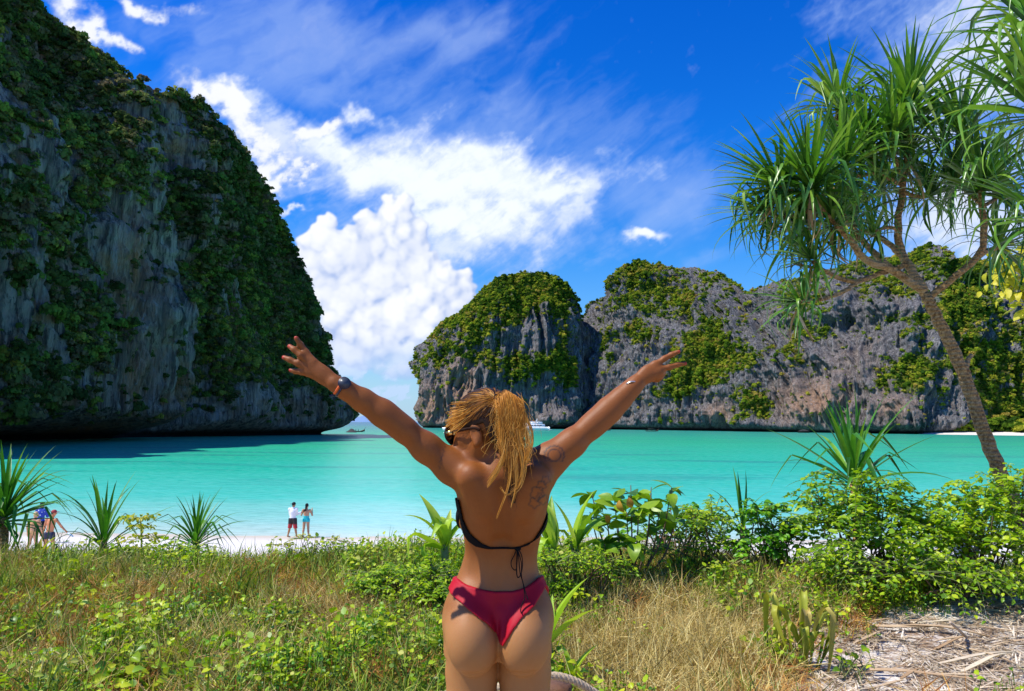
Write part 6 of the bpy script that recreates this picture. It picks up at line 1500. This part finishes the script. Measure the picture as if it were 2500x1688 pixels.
# the couple
rt, J = small_person(713, 1313, None, pose(stride=.22, face=(.75, .55, 0), arms=dict(elr=(.16, .14, 1.12), wrr=(.33, .26, 1.20), ell=(-.16, .10, 1.12), wrl=(.12, .26, 1.14))), 'man in white shirt and black and red shorts looking down at a phone',
    dict(skin=S_TAN, sleeve=.40, wear=[('tshirt', .88, 1.49, .022, C_WHITE), ('shorts', .46, .96, .035, two_tone('black_red_shorts', (.012, .01, .012), (.42, .012, .02), .66))], hair=C_HAIR, cap=C_BLACK, capback=True))
b = np.array(wloc(rt)); mb = MB(); mb.box(b + [.46, .34, 1.27], (.09, .012, .15), Matrix.Rotation(.6, 3, 'Y')); mb.build('phone', C_BLACK, None, loc=b + [.46, .34, 1.20], label='dark phone held up by the man in the white shirt', cat='phone')
small_person(746, 1312, None, pose(stride=.08, face=(.2, .95, 0), H=1.66, arms=dict(ell=(-.27, .06, 1.08), wrl=(-.17, .18, 1.28), elr=(.28, .06, 1.08), wrr=(.24, .16, 1.30))), 'woman in turquoise swimsuit with a dark ponytail standing beside the man in white',
    dict(skin=S_FAIR, wear=[('swimsuit', .76, 1.06, .012, C_TURQ)], hair=C_HAIR, long=True))
# the group at the left
rt, J = small_person(116, 1372, 27.7, pose(lean=.10, stride=.42, face=(.95, .2, 0), H=1.78, arms=dict(elr=(.42, .0, 1.18), wrr=(.58, .05, 1.00), ell=(-.20, .0, 1.16), wrl=(-.34, .06, .92))), 'shirtless man in dark trunks and red cap walking with a blue bottle in his hand',
    dict(skin=S_RED, wear=[('trunks', .72, .99, .016, C_NAVY)], hair=C_HAIR, cap=C_REDCAP), 1.80)
b = np.array(wloc(rt)); bt = empty('bottle', b + [.70, .06, .86], label='blue capped water bottle in the hand of the walking man', cat='bottle')
mb = MB(); d_ = np.array([.22, 0, -.12]); p_ = b + [.62, .06, .94]; mb.tube([p_, p_ + d_ * .7, p_ + d_ * .8, p_ + d_ * .95], [.036, .036, .034, .014], 10); mb.build('bottle_body', plain('clear_plastic', (.55, .65, .70), .2, .1, 20), bt, True)
mb = MB(); mb.tube([p_ + d_ * .55, p_ + d_ * 1.0], [.038, .018], 10); mb.build('sleeve', plain('blue_plastic', (.02, .30, .55), .4, .1, 20), bt, True)
small_person(76, 1368, 28.6, pose(lean=.05, stride=.3, face=(.3, .9, 0), H=1.64), 'sunlit woman half hidden by the screw pine behind the walking man', dict(skin=S_FAIR, wear=[('bikini_bottom', .80, .95, .014, C_SKIRT), ('top', 1.18, 1.26, .012, C_SKIRT)], hair=plain('fair_hair', (.55, .38, .18), .6, .2, 40)), 1.66)
small_person(95, 1328, 33.5, pose(stride=.15, face=(.8, .4, 0), H=1.76, arms=dict(elr=(.22, .12, 1.14), wrr=(.12, .3, 1.18))), 'person in a blue flowered shirt and dark cap behind the walking man', dict(skin=S_TAN, sleeve=.42, wear=[('shirt', .86, 1.52, .024, floral('blue_flower_shirt', (.01, .04, .35), (.6, .7, .8))), ('shorts', .5, .95, .03, C_BLACK)], hair=C_HAIR, cap=C_BLACK), 1.78)
# two heads among the bushes
small_person(1628, 1330, 30, pose(stride=.1, face=(.4, .8, 0), H=1.66), 'person with a red cap showing above the shrubs right of the woman', dict(skin=S_RED, sleeve=.4, wear=[('tshirt', .85, 1.48, .02, C_WHITE)], hair=C_HAIR, cap=C_REDCAP), 1.68)
small_person(2346, 1345, 19, pose(stride=.1, face=(.9, .1, 0), H=1.68, lean=-.05), 'person in white sun hat and grey blue top between the bush and trunk', dict(skin=S_RED, sleeve=.42, wear=[('shirt', .85, 1.5, .024, plain('grey_blue_top', (.10, .14, .20), .8, .2, 20))], hair=plain('grey_hair', (.4, .4, .4), .6, .2, 40), cap=C_WHITE), 1.70)

# ------------------------------------------------------------------ boats
M_GLOSSW = plain('white_gelcoat', (.80, .81, .82), .3, .04, 2, coat=.3); M_TINT = plain('tinted_glass', (.02, .03, .05), .1, .1, 2, spec=.8); M_WOOD = plain('dark_boat_wood', (.07, .045, .03), .7, .4, 3); M_CANV = plain('faded_canvas', (.30, .30, .28), .8, .2, 3)
def hull(mb, L, Bm, H, sheer=.5, bow=.22, n=16, bx=1.0):
    """hull along +X (bow at +X), waterline at z=0"""
    m = 7; V = []
    for i in range(n):
        t = i / (n - 1); x = -L / 2 + L * t; w = Bm / 2 * (1 - max(0, (t - .45) / .55) ** 2.2) * (0.85 + .15 * min(1, t * 6)); top = H * (1 + sheer * max(0, t - .35) ** 1.6 * 1.6); rx = bow * L * max(0, t - .8) * 1.0
        for k in range(m):
            s = -1 + 2 * k / (m - 1); prof = [(1, 1), (.93, .45), (.75, -.1), (0, -.35), (.75, -.1), (.93, .45), (1, 1)][k]
            V.append((x + rx * prof[1], math.copysign(1, s) * w * prof[0] if k != 3 else 0, top * prof[1]))
    V = np.array(V); F = [(i * m + k, (i + 1) * m + k, (i + 1) * m + k + 1, i * m + k + 1) for i in range(n - 1) for k in range(m - 1)]
    F += [(i * m, i * m + m - 1, (i + 1) * m + m - 1, (i + 1) * m) for i in range(n - 1)]; mb.put(V, [np.array(F), np.array([list(range(m))[::-1]])])
def place(root_name, px, py, Y, rz, label, cat, group=None):
    c = P(px, py, Y); return empty(root_name, (c[0], c[1], 0.0), rz, label=label, cat=cat, group=group)
def part(mb, name, mat, root, smooth=False): return link(name, mb.mesh(name, mat, (0, 0, 0), smooth), root)
def yacht():
    r = place('motor_yacht', 1292, 1048, 610, math.pi - .12, 'white motor yacht with stepped cabins moored under the grey cliff', 'yacht')
    mb = MB(); hull(mb, 34, 7, 2.9, .5); part(mb, 'hull', M_GLOSSW, r)
    def deck(x0, x1, z0, z1, w, rake):
        V = np.array([[x0, -w, z0], [x1, -w, z0], [x1, w, z0], [x0, w, z0], [x0 + .3, -w * .92, z1], [x1 - rake, -w * .85, z1], [x1 - rake, w * .85, z1], [x0 + .3, w * .92, z1]]); return V, np.array([[0, 3, 2, 1], [4, 5, 6, 7], [0, 1, 5, 4], [1, 2, 6, 5], [2, 3, 7, 6], [3, 0, 4, 7]])
    mb = MB(); mb.put(*deck(-13, 9, 2.9, 5.1, 2.9, 4)); c = part(mb, 'main_cabin', M_GLOSSW, r)
    for i in range(7):
        mb = MB(); mb.box((-9.5 + i * 2.3, 0, 4.1), (1.9, 5.72, .75)); part(mb, 'window', M_TINT, r)
    mb = MB(); mb.put(*deck(-11, 3, 5.1, 6.9, 2.4, 3)); part(mb, 'upper_cabin', M_GLOSSW, r)
    for i in range(4): mb = MB(); mb.box((-7.5 + i * 2.2, 0, 6.1), (1.8, 4.6, .6)); part(mb, 'window', M_TINT, r)
    mb = MB(); mb.box((-5.5, 0, 7.3), (7, 4.2, .18)); mb.tube([(-7.5, -1.6, 6.9), (-6.8, -1.6, 7.3)], .12, 6); mb.tube([(-7.5, 1.6, 6.9), (-6.8, 1.6, 7.3)], .12, 6); part(mb, 'flybridge_roof', M_GLOSSW, r)
    mb = MB(); mb.tube([(-6, 0, 7.3), (-6.6, 0, 9.6)], [.35, .12], 8); mb.box((-6.4, 0, 8.7), (.3, 2.6, .15)); mb.ell((-6.2, 0, 8.2), (.5, .5, .35), 10); part(mb, 'mast', M_GLOSSW, r)
    mb = MB(); mb.box((-17.8, 0, .55), (2.4, 5.4, .25)); part(mb, 'swim_platform', M_GLOSSW, r)
    mb = MB()
    for i in range(6): mb.tube([(8 + i * 1.5, -2.5 + i * .3, 3.2), (8 + i * 1.5, -2.5 + i * .3, 4.2)], .05, 4)
    mb.tube(smooth_path([(7, -2.7, 4.1), (12, -1.9, 4.3), (16.5, 0, 4.8), (12, 1.9, 4.3), (7, 2.7, 4.1)], 16), .05, 4); part(mb, 'railing', M_GLOSSW, r)
yacht()
def speedboat():
    r = place('speedboat', 1108, 1051, 560, math.pi - .2, 'white speedboat bow showing left of the hair of the woman', 'boat')
    mb = MB(); hull(mb, 17, 4, 1.5, .5); part(mb, 'hull', M_GLOSSW, r); mb = MB(); mb.box((-1, 0, 2.2), (6, 2.8, 1.4), taper=.8); part(mb, 'cabin', M_GLOSSW, r); mb = MB(); mb.box((1.2, 0, 2.3), (1.2, 2.75, .6), taper=.85); part(mb, 'window', M_TINT, r)
    mb = MB(); mb.box((-7.9, .6, 1.0), (.5, .4, 1.3)); mb.box((-7.9, -.6, 1.0), (.5, .4, 1.3)); part(mb, 'outboard_motor', C_BLACK, r)
speedboat()
def longtail(px, py, Y, rz, label, canopy, L=10.5, people=True):
    r = place('longtail_boat', px, py, Y, rz, label, 'boat', 'wooden longtail boats in the bay')
    n = 18; m = 5; V = []
    for i in range(n):
        t = i / (n - 1); x = -L / 2 + L * t; w = .85 * math.sin(math.pi * min(1, .22 + t * .78) * .98) ** .6 * (1 - max(0, t - .7) / .3 * .92); z = .55 + 2.0 * max(0, t - .62) ** 1.7 * 3.2 + .25 * max(0, .12 - t) * 4
        for (a, b) in ((-1, 1), (-.8, .2), (0, -.25), (.8, .2), (1, 1)): V.append((x, a * w, z * b if b > 0 else b + (z - .55) * .6))
    F = [(i * m + k, (i + 1) * m + k, (i + 1) * m + k + 1, i * m + k + 1) for i in range(n - 1) for k in range(m - 1)] + [(i * m, i * m + 4, (i + 1) * m + 4, (i + 1) * m) for i in range(n - 1)]
    mb = MB(); mb.put(np.array(V), np.array(F)); part(mb, 'hull', M_WOOD, r)
    mb = MB(); mb.tube(smooth_path([(L / 2 - 1.0, 0, .9), (L / 2 - .1, 0, 1.7), (L / 2 + .35, 0, 2.8)], 8), [.14, .07], 6); part(mb, 'prow', M_WOOD, r)
    mb = MB(); mb.tube([(-L / 2 + .3, 0, 1.0), (-L / 2 - 2.2, .2, .1)], .05, 5); mb.box((-L / 2 + .5, 0, 1.1), (.9, .45, .5)); part(mb, 'engine', C_BLACK, r)
    if canopy:
        mb = MB(); mb.box((-.6, 0, 2.05), (5, 1.7, .1)); part(mb, 'canopy', M_CANV, r)
        for x in (-2.9, -.6, 1.7):
            for y in (-.7, .7): mb = MB(); mb.tube([(x, y, .5), (x, y, 2.0)], .04, 5); part(mb, 'post', M_WOOD, r)
    if people:
        mb = MB()
        for x in (-3.6, -.8, .6): mb.tube([(x, 0, .5), (x, 0, 1.3)], [.22, .16], 7); mb.ell((x, 0, 1.5), (.12, .12, .15), 7)
        o = link('passengers', mb.mesh('passengers', C_BLACK, (0, 0, 0), True), r)
longtail(872, 1057, 420, .05, 'small dark longtail boat beside the pointed rock at the mouth of the bay', False, 8.5)
longtail(1592, 1047, 600, .12, 'longtail boat under the cliff right of the raised arm', True)
longtail(1478, 1047, 640, .3, 'longtail boat partly hidden behind the right arm of the woman', True)
c = P(858, 1058, 400); mb = MB(); mb.put(np.array([[-3.6, -1, -.5], [3.6, -1, -.5], [3.0, 2, -.5], [-3, 2, -.5], [-.3, 0, 2.1], [.9, .3, 1.8], [1.4, .8, 1.0]]), [np.array([[0, 1, 4], [3, 0, 4], [2, 3, 4], [1, 6, 5], [1, 5, 4], [2, 5, 6], [2, 4, 5], [1, 2, 6]])])
link('pointed_rock', mb.mesh('pointed_rock', plain('wet_dark_rock', (.03, .03, .032), .8, .3, 1, .5), (0, 0, 0)), None, (c[0], c[1], 0), label='small dark pointed rock in the water left of the longtail boat', cat='rock')
c = P(1962, 1047, 600); mb = MB(); mb.ell((0, 0, .6), (5, 3, 1.9), 12); link('fallen_boulder', mb.mesh('fallen_boulder', M_ROCK_R, (0, 0, 0)), None, (c[0], c[1], 0), label='low boulder at the foot of the right cliff', cat='rock')
# far beach at the right, with its trees
V, F = grid_mesh(np.linspace(0, 1, 30), np.linspace(0, 1, 6), lambda X, Y: X * 0)
A0, A1 = W(2235, 1046.5, 0), W(2640, 1046.5, 0); 
pa = P(2240, 1046, 560); pb = P(2760, 1046, 500); VV = np.zeros_like(V)
for i, (u, v, _) in enumerate(V): q = pa + (pb - pa) * u + np.array([0, 30 * v, 0]); VV[i] = (q[0], q[1], -.3 + 2.6 * v * min(1, u * 8 + .1))
link('far_beach', make_mesh('far_beach', VV, F, plain('far_sand', (.72, .66, .55), .9, .1, .1), True), kind='structure', label='narrow white beach across the bay at the right')
g = np.random.default_rng(77); n = 420; u = g.random(n); q = pa + (pb - pa) * u[:, None] + np.stack([0 * u, 26 + 34 * g.random(n), 0 * u], -1); q[:, 2] = 2 + g.random(n) * 16 * np.clip((q[:, 1] - 540) / 40, .1, 1)
s_ = g.uniform(3, 6.5, n); scatter('far_beach_forest', q, np.stack([0 * u, 0 * u, u * 99], -1), np.stack([s_, s_, s_ * .9], -1), g.integers(0, 3, n), [tuft_proto('forest_tuft', 260, .12, M_JUNGLE_R, 600 + i, .85) for i in range(3)], label='low green forest behind the far beach')
# faint islands on the horizon
for (a, wd, hh, lb) in ((905, 55, 20, 'faint blue island on the horizon in the gap'), (985, 30, 10, 'tiny blue island just left of the dome')):
    c = P(a, 1037, 9000); n = 24; xs = np.linspace(-1, 1, n); V = []
    for x in xs:
        hz_ = max(0, (1 - abs(x) ** 1.6)) * hh * 5 * (.7 + .3 * vn(x * 3, a, 0, 4)) - 4
        for y, k in ((-1, 0), (0, 1), (1, 0)): V.append((x * wd * 5 * 2.2, y * 150, hz_ * k - 8 * (1 - k)))
    F = np.array([(i * 3 + k, (i + 1) * 3 + k, (i + 1) * 3 + k + 1, i * 3 + k + 1) for i in range(n - 1) for k in (0, 1)])
    link('distant_island', make_mesh('distant_island', V, F, plain('hazy_hill', (.16, .26, .42), 1, .1, .001)), None, (c[0], c[1], 0), kind='structure', label=lb)

# ------------------------------------------------------------------ rope and post behind the woman
def rope():
    pts = [P(900, 1720, 3.15), P(1060, 1700, 3.1), P(1220, 1677, 3.05), P(1310, 1660, 3.0), P(1350, 1650, 3.0), P(1400, 1662, 3.02), P(1450, 1690, 3.05), P(1530, 1740, 3.1)]
    path = smooth_path(pts, 260); L = np.concatenate([[0], np.cumsum(np.linalg.norm(np.diff(path, axis=0), axis=1))]); T = np.gradient(path, axis=0); T /= np.linalg.norm(T, axis=1, keepdims=True); B = np.cross(T, [0, 1, 0]); B /= np.linalg.norm(B, axis=1, keepdims=True); N = np.cross(B, T)
    root = empty('rope', pts[0], label='thick pale twisted rope slung from a brown post behind the thighs of the woman', cat='rope'); mt = plain('hemp', (.50, .38, .24), .9, .3, 120, .6)
    for k in range(3):
        a = L * 105 + k * 2.094; mb = MB(); mb.tube(path + .0075 * (np.cos(a)[:, None] * N + np.sin(a)[:, None] * B), .0085, 7); mb.build('strand', mt, root, True)
rope()
c = P(1362, 1675, 3.08); c[2] = float(ground_z(c[0], c[1])); top = P(1350, 1664, 3.10)
mb = MB(); n_ = 14; pth = smooth_path([c - [0, 0, .1], (c + top) / 2, top - [0, 0, .01]], n_); V, Fs = tube_geo(pth, .075, 14); V = V + np.array([.004, .004, 0]) * vn(V[:, 0] * 40, V[:, 1] * 40, V[:, 2] * 4, 3)[:, None]; mb.put(V, Fs)
mb.build('rope_post', plain('brown_post_wood', (.17, .075, .035), .8, .4, 30, .7), None, True, loc=c, label='short brown wooden post carrying the rope at the right thigh of the woman', cat='post')
